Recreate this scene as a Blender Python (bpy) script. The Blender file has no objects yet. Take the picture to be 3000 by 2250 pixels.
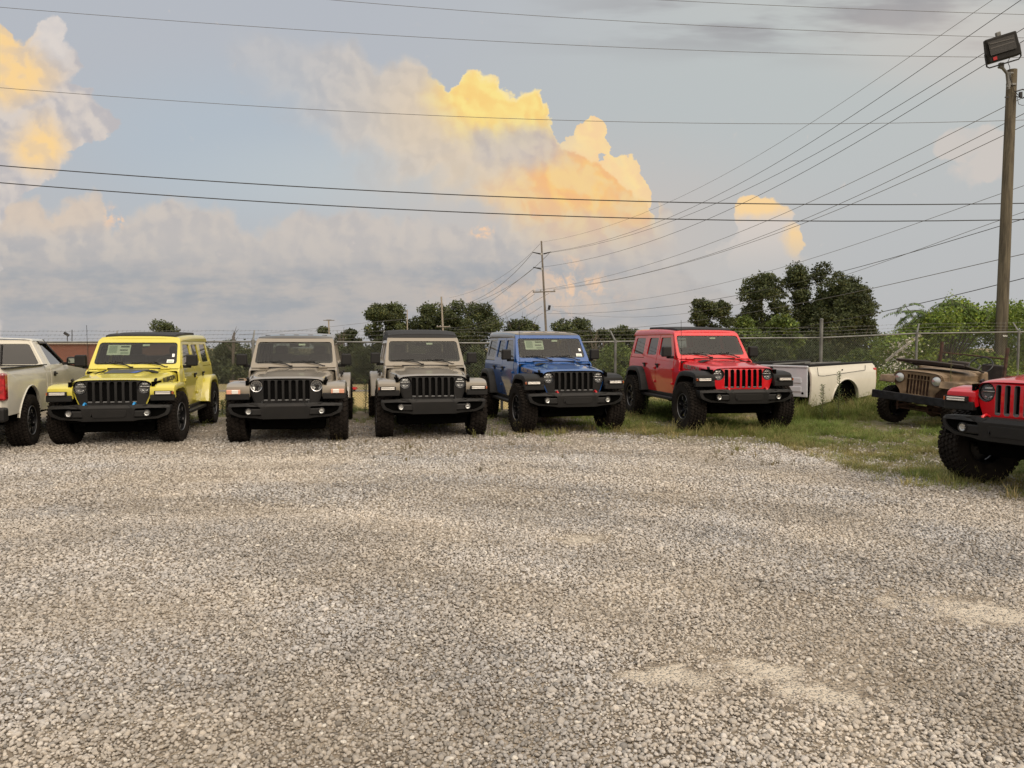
import bpy, bmesh, math, random
import numpy as np
from mathutils import Vector, Matrix, Euler
from mathutils.geometry import tessellate_polygon

random.seed(7); rng = np.random.default_rng(7)
scene = bpy.context.scene
col = scene.collection
PI = math.pi
# ------------------------------------------------------------------ camera
FPX = 2254.0; HOR = 1003.0; EYE = 1.63
PITCH = math.atan((1125 - HOR) / FPX)
cam_d = bpy.data.cameras.new('camera'); cam = bpy.data.objects.new('camera', cam_d); col.objects.link(cam)
cam.location = (0, 0, EYE); cam.rotation_euler = (PI / 2 - PITCH, 0, 0)
cam_d.sensor_width = 36; cam_d.lens = 36 * FPX / 3000; cam_d.clip_start = 0.05; cam_d.clip_end = 6000
scene.camera = cam

def ray(px, py):
    x = (px - 1500) / FPX; v = (1125 - py) / FPX
    return Vector((x, math.cos(PITCH) + v * math.sin(PITCH), v * math.cos(PITCH) - math.sin(PITCH)))
def P(px, py, Y):                      # the point seen at photo pixel (px, py) that lies Y metres ahead
    r = ray(px, py); return Vector((0, 0, EYE)) + r * (Y / r.y)
def G(px, py, z=0.0):                  # where that line of sight meets the ground
    r = ray(px, py); return Vector((0, 0, EYE)) + r * ((z - EYE) / r.z)

# ------------------------------------------------------------------ light
SUN_EL = math.radians(36); SUN_AZ = math.radians(150)      # azimuth from +Y towards +X: behind the camera, to the right
SUN_DIR = Vector((math.sin(SUN_AZ) * math.cos(SUN_EL), math.cos(SUN_AZ) * math.cos(SUN_EL), math.sin(SUN_EL)))
sd = bpy.data.lights.new('sun', 'SUN'); sd.energy = 0.62; sd.angle = math.radians(24); sd.color = (1.0, 0.90, 0.77)
sun = bpy.data.objects.new('sun', sd); col.objects.link(sun); sun.rotation_euler = SUN_DIR.to_track_quat('Z', 'Y').to_euler()
scene.view_settings.view_transform = 'Standard'; scene.view_settings.look = 'None'
scene.view_settings.exposure = 0.0; scene.view_settings.gamma = 1.0; scene.view_settings.use_curve_mapping = False
scene.render.engine = 'CYCLES'
scene.cycles.max_bounces = 6; scene.cycles.diffuse_bounces = 3; scene.cycles.glossy_bounces = 3
scene.cycles.transparent_max_bounces = 16; scene.cycles.transmission_bounces = 3
scene.cycles.sample_clamp_indirect = 4.0

def lin(r, g, b):
    f = lambda c: (c / 255 / 12.92) if c / 255 <= 0.04045 else ((c / 255 + 0.055) / 1.055) ** 2.4
    return (f(r), f(g), f(b))

class NX:
    """tiny helper that writes node maths"""
    def __init__(s, nt): s.nt = nt; s.n = nt.nodes; s.l = nt.links
    def put(s, sock, v):
        if isinstance(v, bpy.types.NodeSocket): s.l.new(v, sock)
        elif isinstance(v, (tuple, list)):
            sock.default_value = tuple(v) + ((1.0,) if len(v) == 3 and len(sock.default_value) == 4 else ())
        else: sock.default_value = v
    def m(s, op, a, b=0.0, c=None, clamp=False):
        n = s.n.new('ShaderNodeMath'); n.operation = op; n.use_clamp = clamp
        s.put(n.inputs[0], a); s.put(n.inputs[1], b)
        if c is not None: s.put(n.inputs[2], c)
        return n.outputs[0]
    def add(s, a, b): return s.m('ADD', a, b)
    def sub(s, a, b): return s.m('SUBTRACT', a, b)
    def mul(s, a, b): return s.m('MULTIPLY', a, b)
    def div(s, a, b): return s.m('DIVIDE', a, b)
    def mx(s, a, b): return s.m('MAXIMUM', a, b)
    def mn(s, a, b): return s.m('MINIMUM', a, b)
    def sstep(s, x, a, b, lo=0.0, hi=1.0):
        n = s.n.new('ShaderNodeMapRange'); n.interpolation_type = 'SMOOTHSTEP'
        s.put(n.inputs[0], x); s.put(n.inputs[1], a); s.put(n.inputs[2], b); s.put(n.inputs[3], lo); s.put(n.inputs[4], hi)
        return n.outputs[0]
    def comb(s, x, y, z=0.0):
        n = s.n.new('ShaderNodeCombineXYZ'); s.put(n.inputs[0], x); s.put(n.inputs[1], y); s.put(n.inputs[2], z); return n.outputs[0]
    def sep(s, v):
        n = s.n.new('ShaderNodeSeparateXYZ'); s.put(n.inputs[0], v); return n.outputs
    def mix(s, f, a, b):
        n = s.n.new('ShaderNodeMix'); n.data_type = 'RGBA'; n.clamp_factor = True
        s.put(n.inputs[0], f); s.put(n.inputs[6], a); s.put(n.inputs[7], b); return n.outputs[2]
    def noise(s, v, scale, detail=2, rough=0.5, color=False, lac=2.0, dim='3D'):
        n = s.n.new('ShaderNodeTexNoise'); n.noise_dimensions = dim; s.put(n.inputs['Vector'], v); n.inputs['Scale'].default_value = scale
        n.inputs['Detail'].default_value = detail; n.inputs['Roughness'].default_value = rough; n.inputs['Lacunarity'].default_value = lac
        return n.outputs[1 if color else 0]
    def voro(s, v, scale, feature='F1', detail=0, rand=1.0, out='Distance', rough=0.5, dim='3D'):
        n = s.n.new('ShaderNodeTexVoronoi'); n.voronoi_dimensions = dim; n.feature = feature; s.put(n.inputs['Vector'], v)
        n.inputs['Scale'].default_value = scale; n.inputs['Randomness'].default_value = rand
        if 'Detail' in n.inputs: n.inputs['Detail'].default_value = detail; n.inputs['Roughness'].default_value = rough
        return n.outputs[out]
    def curve(s, x, pts):
        n = s.n.new('ShaderNodeFloatCurve'); s.put(n.inputs[1], x); c = n.mapping.curves[0]
        n.mapping.clip_min_x = 0; n.mapping.clip_max_x = 1
        pts = sorted(pts)
        while len(c.points) < len(pts): c.points.new(0.5, 0.5)
        for p, (a, b) in zip(c.points, pts): p.location = (a, b); p.handle_type = 'VECTOR'
        n.mapping.update(); return n.outputs[0]

# ------------------------------------------------------------------ sky (world): Nishita air under a veil of cloud and sunset cumulus
def build_world():
    w = bpy.data.worlds.new('World'); scene.world = w; w.use_nodes = True
    w.cycles.sampling_method = 'MANUAL'; w.cycles.sample_map_resolution = 512; nt = w.node_tree; nt.nodes.clear(); x = NX(nt)
    out = nt.nodes.new('ShaderNodeOutputWorld'); bg = nt.nodes.new('ShaderNodeBackground')
    nt.links.new(bg.outputs[0], out.inputs[0])
    sky = nt.nodes.new('ShaderNodeTexSky'); sky.sky_type = 'NISHITA'; sky.sun_disc = False
    sky.sun_elevation = SUN_EL; sky.sun_rotation = SUN_AZ; sky.air_density = 1.2; sky.dust_density = 2.0; sky.altitude = 200
    tc = nt.nodes.new('ShaderNodeTexCoord'); D = tc.outputs['Generated']
    # directions in a frame whose forward axis is 3 degrees under the horizon
    rot = nt.nodes.new('ShaderNodeVectorRotate'); rot.rotation_type = 'X_AXIS'; x.put(rot.inputs['Vector'], D); rot.inputs['Angle'].default_value = PITCH
    dx, dy, dz = x.sep(rot.outputs[0])
    wx, wy, wz = x.sep(D)
    inv = x.mx(dy, 0.08)
    X = x.add(x.mul(x.div(dx, inv), FPX), 1500.0); Y = x.sub(1125.0, x.mul(x.div(dz, inv), FPX))
    front = x.sstep(dy, 0.25, 0.5)
    q0 = x.comb(x.mul(X, 0.001), x.mul(Y, 0.001))
    # domain warp
    wn = x.noise(q0, 6.0, 5, 0.62, color=True, dim='2D'); wr, wg, wb = x.sep(wn)
    Xw = x.add(X, x.mul(x.sub(wr, 0.5), 100.0)); Yw = x.add(Y, x.mul(x.sub(wg, 0.5), 100.0))
    q = x.comb(x.mul(Xw, 0.001), x.mul(Yw, 0.001))
    def billow(v):
        a = x.voro(v, 13.0, 'SMOOTH_F1', 1.5, rough=0.5, dim='2D')
        n = x.noise(v, 14.0, 4, 0.6, dim='2D')
        return x.add(x.sub(0.95, x.mul(a, 0.85)), x.mul(x.sub(n, 0.5), 0.28))
    b0 = billow(q)
    vl = nt.nodes.new('ShaderNodeVectorMath'); vl.operation = 'ADD'; x.put(vl.inputs[0], q); vl.inputs[1].default_value = (0.016, -0.014, 0)
    b1 = billow(vl.outputs[0])
    relief = x.mul(x.sub(b0, b1), 0.8)                       # >0 on the side away from the lit edge
    soft = x.noise(q0, 4.5, 4, 0.55, dim='2D')
    relief = x.add(relief, x.mul(x.sub(soft, 0.5), 0.28))
    puff = x.mul(x.sub(b0, 0.5), 55.0)                      # pixels of bulge added to outlines
    tx = x.div(x.add(Xw, 300.0), 3600.0); ty = x.div(x.add(Yw, 300.0), 3600.0)
    cx = lambda pts: x.mul(x.curve(tx, [((a + 300) / 3600, b / 1500) for a, b in pts]), 1500.0)
    cy = lambda pts: x.mul(x.curve(ty, [((a + 300) / 3600, b / 1500) for a, b in pts]), 1500.0)
    cv = lambda pts: x.curve(tx, [((a + 300) / 3600, b) for a, b in pts])
    def blob(c, r, soft=0.35, warp=True):
        a = x.div(x.sub(Xw if warp else X, float(c[0])), float(r[0])); b = x.div(x.sub(Yw if warp else Y, float(c[1])), float(r[1]))
        d = x.m('SQRT', x.add(x.mul(a, a), x.mul(b, b))); return x.sstep(d, 1.0 - soft, 1.0 + soft, 1.0, 0.0)
    # ---- clear-ish veil behind the clouds
    elev = wz
    base = x.mix(x.sstep(X, 900.0, 2500.0), lin(183, 187, 194), lin(195, 198, 195))
    base = x.mix(x.sstep(Y, 0.0, 1000.0), base, lin(186, 187, 189))
    base = x.mix(x.mul(blob((640, 420), (430, 190), 0.75, False), 0.55), base, lin(176, 191, 203))
    base = x.mix(x.mul(blob((1150, 520), (480, 110), 0.8, False), 0.75), base, lin(192, 199, 202))
    base = x.mix(x.mul(blob((2150, 300), (600, 200), 0.8, False), 0.5), base, lin(186, 193, 193))
    st = x.noise(x.comb(x.mul(X, 0.0009), x.mul(Y, 0.005)), 2.2, 4, 0.55, dim='2D')
    base = x.mix(x.mul(x.mul(x.sstep(st, 0.38, 0.66), x.sstep(X, 1300.0, 2300.0)), x.sstep(Y, 60.0, 220.0, 0.9, 0.0)), base, lin(158, 156, 158))
    base = x.mix(x.mul(blob((2950, 130), (400, 110), 0.8), 0.45), base, lin(214, 202, 192))
    # ---- low bank across the whole width
    bank = cx([(-300, 585), (0, 575), (60, 572), (100, 580), (135, 605), (190, 588), (240, 545), (290, 560), (315, 640), (335, 680), (350, 650), (385, 612),
               (425, 600), (470, 570), (500, 555), (545, 572), (600, 592), (645, 600), (700, 640), (740, 652), (800, 640), (860, 620), (905, 605), (960, 602),
               (1040, 590), (1100, 615), (1200, 640), (1400, 655), (1500, 670), (1900, 720), (2050, 800), (2300, 900), (2600, 960), (3300, 990)])
    fb = x.add(x.sub(Yw, bank), puff); mb = x.mul(x.sstep(fb, -6.0, 34.0), x.sstep(X, 1500.0, 2500.0, 1.0, 0.35))
    lowst = x.noise(x.comb(x.mul(X, 0.0012), x.mul(Y, 0.006)), 2.0, 4, 0.6, dim='2D')
    cb = x.mix(x.sstep(x.add(x.mul(fb, 0.6), x.mul(relief, 420.0)), -60.0, 170.0), lin(207, 197, 188), lin(184, 180, 180))
    lows2 = x.noise(x.comb(x.mul(X, 0.002), x.mul(Y, 0.0045)), 2.4, 4, 0.6, dim='2D')
    cb = x.mix(x.sstep(Y, 660.0, 860.0, 0.0, 0.9), cb, x.mix(x.sstep(x.add(x.mul(lowst, 0.5), x.mul(lows2, 0.5)), 0.36, 0.6), lin(158, 162, 169), lin(188, 181, 177)))
    cb = x.mix(x.mul(blob((130, 620), (230, 60), 0.6), 0.6), cb, lin(222, 200, 178))
    cb = x.mix(x.mul(blob((800, 690), (520, 75), 0.7), 0.5), cb, lin(200, 192, 186))
    cb = x.mix(x.mul(x.sstep(Y, 850.0, 1000.0), 0.55), cb, lin(174, 176, 180))
    base = x.mix(x.mul(blob((1650, 700), (520, 230), 0.8), 0.7), base, lin(204, 193, 184))
    c = x.mix(mb, base, cb)
    # ---- main cumulus, stepping down to the right
    top = cx([(-300, 95), (640, 95), (665, 78), (720, 92), (760, 72), (850, 112), (900, 118), (960, 105), (1005, 122), (1045, 108), (1082, 152), (1100, 182),
              (1130, 160), (1160, 152), (1200, 143), (1232, 165), (1270, 205), (1300, 236), (1315, 262), (1330, 272), (1343, 262), (1350, 214), (1375, 204),
              (1400, 196), (1420, 214), (1438, 208), (1462, 226), (1482, 262), (1503, 280), (1515, 262), (1540, 254), (1568, 266), (1580, 292), (1600, 296),
              (1613, 332), (1630, 358), (1642, 402), (1690, 440), (1750, 480), (1840, 540), (1890, 600), (1902, 640), (1925, 640), (1935, 596), (1955, 606), (1975, 660), (2030, 980), (3300, 1200)])
    bot = cx([(-300, 120), (640, 130), (700, 190), (800, 290), (950, 400), (1000, 450), (1100, 500), (1200, 540), (1300, 560), (1390, 560), (1440, 620), (1500, 760), (1560, 900), (3300, 900)])
    ft = x.add(x.sub(Yw, top), x.mul(puff, 0.62))
    edge = cv([(-300, 40 / 100), (1000, 0.32), (1280, 0.10), (1330, 0.045), (1900, 0.045), (2000, 0.3), (3300, 0.3)])
    mt = x.sstep(x.div(ft, x.mul(edge, 100.0)), -0.6, 1.8)
    bd = blob((1733, 384), (47, 47), 0.10)
    for c_, r_ in (((1700, 440), (50, 45)), ((1820, 505), (66, 66)), ((1775, 540), (80, 75)), ((1862, 560), (44, 70)), ((1760, 425), (25, 30)), ((1790, 468), (30, 26))): bd = x.mx(bd, blob(c_, r_, 0.12))
    mt = x.mx(mt, x.sstep(x.add(bd, x.mul(x.sub(b0, 0.5), 0.6)), 0.3, 0.7))
    mbo = x.sstep(x.sub(x.add(bot, x.mul(puff, 2.0)), Yw), -90.0, 90.0)
    alpha = cv([(-300, 0), (600, 0), (680, 0.32), (850, 0.4), (980, 0.75), (1100, 0.85), (1300, 1.0), (1900, 1.0), (1960, 0.7), (2040, 0), (3300, 0)])
    lowfade = x.sstep(Y, 560.0, 800.0, 1.0, 0.25)
    ma = x.mul(x.mul(mt, mbo), x.mul(alpha, x.mul(lowfade, front)))
    sh = x.sstep(relief, -0.26, 0.26)
    ca = x.mix(sh, lin(212, 203, 194), lin(192, 187, 184))
    gn = x.sstep(x.add(soft, x.mul(relief, 0.6)), 0.30, 0.50, 0.72, 1.0)
    g1 = x.mul(blob((1475, 290), (195, 140), 0.4), 1.0)
    shade1 = blob((1545, 430), (125, 60), 0.6)
    shade1 = x.mx(shade1, blob((1430, 425), (62, 45), 0.6))
    g2 = x.mx(blob((1730, 520), (210, 125), 0.4), x.mx(x.mul(blob((1620, 585), (210, 70), 0.6), 0.8), blob((1735, 385), (52, 70), 0.35)))
    g2 = x.mul(x.mx(g2, x.mx(x.mul(blob((1830, 580), (110, 100), 0.4), 0.9), x.mul(blob((1750, 660), (170, 90), 0.7), 0.6))), gn)
    g3 = x.mul(x.mx(blob((1270, 330), (190, 150), 0.8), blob((1500, 500), (300, 160), 0.8)), 0.5)
    gold1 = x.mix(sh, lin(255, 230, 142), lin(252, 212, 128)); gold2 = x.mix(sh, lin(255, 212, 128), lin(246, 190, 130))
    ca = x.mix(g3, ca, lin(240, 212, 170))
    ca = x.mix(g1, ca, gold1); ca = x.mix(g2, ca, gold2)
    ca = x.mix(x.mul(shade1, 0.75), ca, x.mix(sh, lin(208, 197, 190), lin(184, 180, 184)))
    ca = x.mix(x.mul(x.mul(x.sstep(ft, 2.0, 22.0, 1.0, 0.0), x.mx(g1, g2)), 0.45), ca, lin(255, 238, 190))
    c = x.mix(ma, c, ca)
    # ---- left cumulus
    right = cy([(-300, 0), (-40, 0), (20, 80), (45, 150), (60, 195), (80, 206), (110, 205), (150, 230), (200, 226), (240, 216), (262, 285), (300, 298), (340, 335), (368, 352), (395, 310),
                (415, 255), (445, 205), (480, 200), (520, 182), (545, 130), (570, 60), (620, 0), (3300, 0)])
    ltop = cx([(-300, 60), (0, 72), (30, 92), (62, 118), (95, 92), (125, 64), (165, 46), (200, 70), (212, 112), (240, 200), (300, 200), (3300, 200)])
    fl = x.mn(x.add(x.sub(right, Xw), x.mul(puff, 0.8)), x.add(x.sub(Yw, ltop), puff))
    ml = x.mul(x.sstep(fl, -4.0, 16.0), front)
    cl = x.mix(sh, lin(218, 207, 198), lin(190, 185, 186))
    cl = x.mix(x.mul(blob((150, 100), (70, 75), 0.4), 0.6), cl, lin(226, 218, 212))
    gl = x.mx(blob((20, 225), (125, 75), 0.6), x.mx(blob((110, 430), (75, 70), 0.7), blob((-20, 120), (90, 120), 0.6)))
    cl = x.mix(x.mul(gl, x.sstep(relief, -0.12, 0.16, 1.0, 0.7)), cl, lin(253, 214, 150))
    c = x.mix(ml, c, cl)
    # ---- small cloud right of centre, faint one far right, loose scraps
    ms = x.mx(blob((2235, 645), (82, 76), 0.3), x.mx(blob((2305, 695), (54, 52), 0.3), x.mul(blob((2230, 740), (120, 90), 0.6), 0.8)))
    ms = x.mul(x.sstep(x.add(ms, x.mul(x.sub(b0, 0.45), 0.9)), 0.35, 0.62), x.sstep(Y, 640.0, 840.0, 1.0, 0.0))
    cs = x.mix(x.mx(blob((2225, 600), (85, 40), 0.6), blob((2335, 700), (36, 44), 0.6)), lin(214, 204, 196), lin(252, 214, 156))
    c = x.mix(x.mul(ms, front), c, cs)
    mf = x.mx(blob((2840, 415), (120, 55), 0.4), blob((2880, 480), (80, 60), 0.5))
    mf = x.mul(x.sstep(x.add(mf, x.mul(x.sub(b0, 0.45), 1.0)), 0.3, 0.8), 0.5)
    c = x.mix(x.mul(mf, front), c, lin(222, 206, 194))
    sc = x.mx(x.mul(blob((1402, 678), (30, 22), 0.5), 1.0), x.mx(x.mul(blob((1675, 770), (26, 26), 0.6), 0.6), x.mul(blob((1700, 825), (90, 30), 0.6), 0.75)))
    sc = x.mx(sc, x.mx(blob((358, 640), (14, 22), 0.5), x.mul(blob((320, 640), (26, 30), 0.6), 0.7)))
    sc = x.mx(sc, x.mul(blob((1560, 870), (230, 40), 0.8), 0.35))
    scn = x.noise(q, 22.0, 3, 0.6, dim='2D')
    c = x.mix(x.mul(x.mul(sc, x.sstep(scn, 0.38, 0.62)), front), c, lin(248, 206, 168))
    # ---- the rest of the dome: same veil, warmer and brighter towards the low sun behind the camera
    dv = nt.nodes.new('ShaderNodeVectorMath'); dv.operation = 'DOT_PRODUCT'; x.put(dv.inputs[0], D); dv.inputs[1].default_value = SUN_DIR
    sunw = x.sstep(dv.outputs['Value'], -0.35, 1.0)
    dn = x.noise(D, 2.6, 6, 0.6); dn2 = x.noise(x.comb(wx, wy, x.mul(wz, 3.0)), 3.5, 6, 0.6)
    dome = x.mix(x.sstep(dn, 0.4, 0.62), lin(178, 188, 200), lin(226, 222, 216))
    dome = x.mix(x.mul(sunw, x.sstep(dn2, 0.25, 0.6, 0.6, 1.0)), dome, (1.05, 0.95, 0.84))
    glow = x.mul(x.sstep(dv.outputs['Value'], 0.45, 1.0), x.sstep(dn2, 0.2, 0.7, 0.75, 1.0)); glow = x.mul(glow, glow)
    dome = x.mix(glow, dome, (3.1, 2.65, 2.15))
    up = x.sstep(wz, 0.35, 0.9)
    dm = nt.nodes.new('ShaderNodeVectorMath'); dm.operation = 'SCALE'; x.put(dm.inputs[0], dome); x.put(dm.inputs['Scale'], x.mul(x.add(1.0, x.mul(up, 0.6)), x.sstep(wz, 0.0, 0.45, 0.62, 1.0)))
    ys = x.sstep(dy, 0.55, 0.72); inview = x.mul(ys, x.sstep(wz, 0.48, 0.62, 1.0, 0.0))
    c = x.mix(inview, dm.outputs[0], c)
    # ---- air in front of it all
    sv = nt.nodes.new('ShaderNodeVectorMath'); sv.operation = 'SCALE'; x.put(sv.inputs[0], sky.outputs[0]); sv.inputs['Scale'].default_value = 0.09
    c = x.mix(0.05, c, sv.outputs[0])
    # below the horizon: dull ground colour
    c = x.mix(x.sstep(wz, -0.05, -0.002, 1.0, 0.0), c, (0.10, 0.09, 0.075))
    nt.links.new(c, bg.inputs[0]); bg.inputs[1].default_value = 1.0
build_world()

# ------------------------------------------------------------------ materials
def mat(name, color=(0.5, 0.5, 0.5), rough=0.6, metal=0.0, coat=0.0, spec=0.5, var=0.0, vscale=8.0, bump=0.0, bscale=60.0, dust=0.0, emit=None, attr=None, trans=0.0):
    m = bpy.data.materials.new(name); m.use_nodes = True; nt = m.node_tree; x = NX(nt); b = nt.nodes['Principled BSDF']
    b.inputs['Roughness'].default_value = rough; b.inputs['Metallic'].default_value = metal
    b.inputs['Coat Weight'].default_value = coat; b.inputs['Coat Roughness'].default_value = 0.04
    b.inputs['Specular IOR Level'].default_value = spec
    tc = nt.nodes.new('ShaderNodeTexCoord'); O = tc.outputs['Object']
    c = tuple(color)
    if var:
        n = x.noise(O, vscale, 4, 0.6)
        c = x.mix(x.sstep(n, 0.3, 0.7), tuple(v * (1 - var) for v in color), tuple(min(1, v * (1 + var)) for v in color))
    if attr:
        a = nt.nodes.new('ShaderNodeAttribute'); a.attribute_name = attr
        n = nt.nodes.new('ShaderNodeMix'); n.data_type = 'RGBA'; n.blend_type = 'MULTIPLY'; n.inputs[0].default_value = 1
        x.put(n.inputs[6], c); x.put(n.inputs[7], a.outputs['Color']); c = n.outputs[2]
    if dust:
        geo = nt.nodes.new('ShaderNodeNewGeometry'); nz = x.sep(geo.outputs['Normal'])[2]
        dn = x.noise(O, 5.0, 5, 0.65); f = x.mul(x.sstep(dn, 0.35, 0.75), dust)
        f = x.mul(f, x.sstep(nz, -0.2, 0.9, 0.35, 1.0))
        c = x.mix(f, c, (0.34, 0.29, 0.23))
        x.put(b.inputs['Roughness'], x.add(rough, x.mul(f, 0.5)))
    x.put(b.inputs['Base Color'], c)
    if bump:
        n = x.noise(O, bscale, 3, 0.6); bp = nt.nodes.new('ShaderNodeBump'); bp.inputs['Strength'].default_value = bump; bp.inputs['Distance'].default_value = 0.01
        x.put(bp.inputs['Height'], n); x.put(b.inputs['Normal'], bp.outputs[0])
    if trans:
        t = nt.nodes.new('ShaderNodeBsdfTranslucent'); x.put(t.inputs[0], c); ms = nt.nodes.new('ShaderNodeMixShader'); ms.inputs[0].default_value = trans
        nt.links.new(b.outputs[0], ms.inputs[1]); nt.links.new(t.outputs[0], ms.inputs[2]); nt.links.new(ms.outputs[0], nt.nodes['Material Output'].inputs[0])
    return m

def glass(name, tint, refl=1.0, rough=0.0):
    m = bpy.data.materials.new(name); m.use_nodes = True; nt = m.node_tree; nt.nodes.clear(); x = NX(nt)
    out = nt.nodes.new('ShaderNodeOutputMaterial'); t = nt.nodes.new('ShaderNodeBsdfTransparent'); g = nt.nodes.new('ShaderNodeBsdfGlossy')
    x.put(t.inputs[0], tint); g.inputs['Roughness'].default_value = rough
    f = nt.nodes.new('ShaderNodeFresnel'); f.inputs[0].default_value = 1.5; gm = nt.nodes.new('ShaderNodeNewGeometry')
    ms = nt.nodes.new('ShaderNodeMixShader'); x.put(ms.inputs[0], x.mul(x.mn(x.mul(f.outputs[0], refl), 1.0), x.sub(1.0, gm.outputs['Backfacing'])))
    nt.links.new(t.outputs[0], ms.inputs[1]); nt.links.new(g.outputs[0], ms.inputs[2]); nt.links.new(ms.outputs[0], out.inputs[0])
    return m

M = {}
M['black'] = mat('black_plastic', (0.0125, 0.0122, 0.012), 0.5, dust=0.02, bump=0.15, bscale=220, spec=0.2)
M['gloss'] = mat('gloss_black', (0.010, 0.010, 0.011), 0.2, spec=0.35)
M['dark'] = mat('dark_void', (0.003, 0.003, 0.0028), 0.95, spec=0.0)
M['rubber'] = mat('tyre_rubber', (0.013, 0.0105, 0.009), 0.85, var=0.3, vscale=9, dust=0.05, spec=0.12)
M['rim'] = mat('dark_rim', (0.02, 0.02, 0.022), 0.35, 0.6)
M['rimlip'] = mat('machined_rim', (0.20, 0.20, 0.205), 0.35, 0.8, dust=0.1)
M['chrome'] = mat('chrome', (0.75, 0.75, 0.76), 0.09, 1.0)
M['reflector'] = mat('lamp_reflector', (0.50, 0.50, 0.49), 0.15, 0.95, bump=1.0, bscale=26)
M['led'] = mat('lamp_lens_white', (0.78, 0.75, 0.70), 0.15, 0.2, coat=1)
M['signal'] = mat('signal_lens', (0.62, 0.30, 0.20), 0.2, coat=1)
M['amber'] = mat('amber_lens', (0.30, 0.07, 0.02), 0.15, coat=1)
M['redlens'] = mat('red_lens', (0.30, 0.008, 0.012), 0.12, coat=1, var=0.5, vscale=14)
M['top_black'] = mat('hardtop_black', (0.032, 0.032, 0.033), 0.30, coat=0.9)
M['soft'] = mat('soft_top_fabric', (0.016, 0.016, 0.017), 0.85, bump=0.3, bscale=260)
M['seat'] = mat('seat_fabric', (0.045, 0.043, 0.04), 0.8)
M['cream'] = mat('cabin_trim', (0.14, 0.135, 0.125), 0.8)
M['lampbowl'] = mat('led_lamp_bowl', (0.06, 0.06, 0.062), 0.2, 0.5, bump=0.6, bscale=50)
M['paper'] = mat('sticker_paper', (0.74, 0.84, 0.70), 0.6)
M['white'] = mat('white_sticker', (0.78, 0.78, 0.74), 0.6)
M['ink'] = mat('print_ink', (0.10, 0.14, 0.11), 0.7)
M['ink2'] = mat('print_grey', (0.42, 0.52, 0.42), 0.7)
M['wglass'] = glass('windscreen_glass', (0.68, 0.70, 0.66), 0.95)
M['sglass'] = glass('side_glass', (0.06, 0.06, 0.06), 1.6)
M['lens'] = glass('clear_lens', (0.95, 0.96, 0.96), 1.0)
M['steel'] = mat('galvanised_steel', (0.16, 0.16, 0.15), 0.55, 0.4, var=0.25, vscale=3, bump=0.1)
M['link'] = mat('chain_link_wire', (0.15, 0.155, 0.14), 0.6, 0.3)
M['rust'] = mat('rusty_iron', (0.060, 0.030, 0.020), 0.85, var=0.5, vscale=14, bump=0.4)
M['wire'] = mat('wire_black', (0.02, 0.02, 0.022), 0.6)
M['wiregrey'] = mat('wire_grey', (0.10, 0.10, 0.105), 0.6)
paint = lambda n, c, d=0.0, r=0.35: mat(n, c, r, coat=1.0, dust=d, var=0.02, spec=0.2)
M['yellow'] = paint('yellow_paint', (0.54, 0.47, 0.065)); M['tan'] = paint('gobi_tan_paint', (0.205, 0.178, 0.138)); M['blue'] = paint('blue_paint', (0.004, 0.058, 0.22))
M['red'] = paint('red_paint', (0.50, 0.006, 0.012)); M['cream_white'] = paint('cream_white_paint', (0.60, 0.575, 0.49), 0.10); M['white_paint'] = paint('white_paint', (0.66, 0.64, 0.60), 0.12)
M['bedwhite'] = paint('inner_white_paint', (0.60, 0.63, 0.68), 0.15, 0.4)
M['olive'] = mat('faded_olive_tan_paint', (0.135, 0.088, 0.046), 0.6, var=0.45, vscale=5, dust=0.3, bump=0.1, bscale=30)
M['wood'] = None

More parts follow.
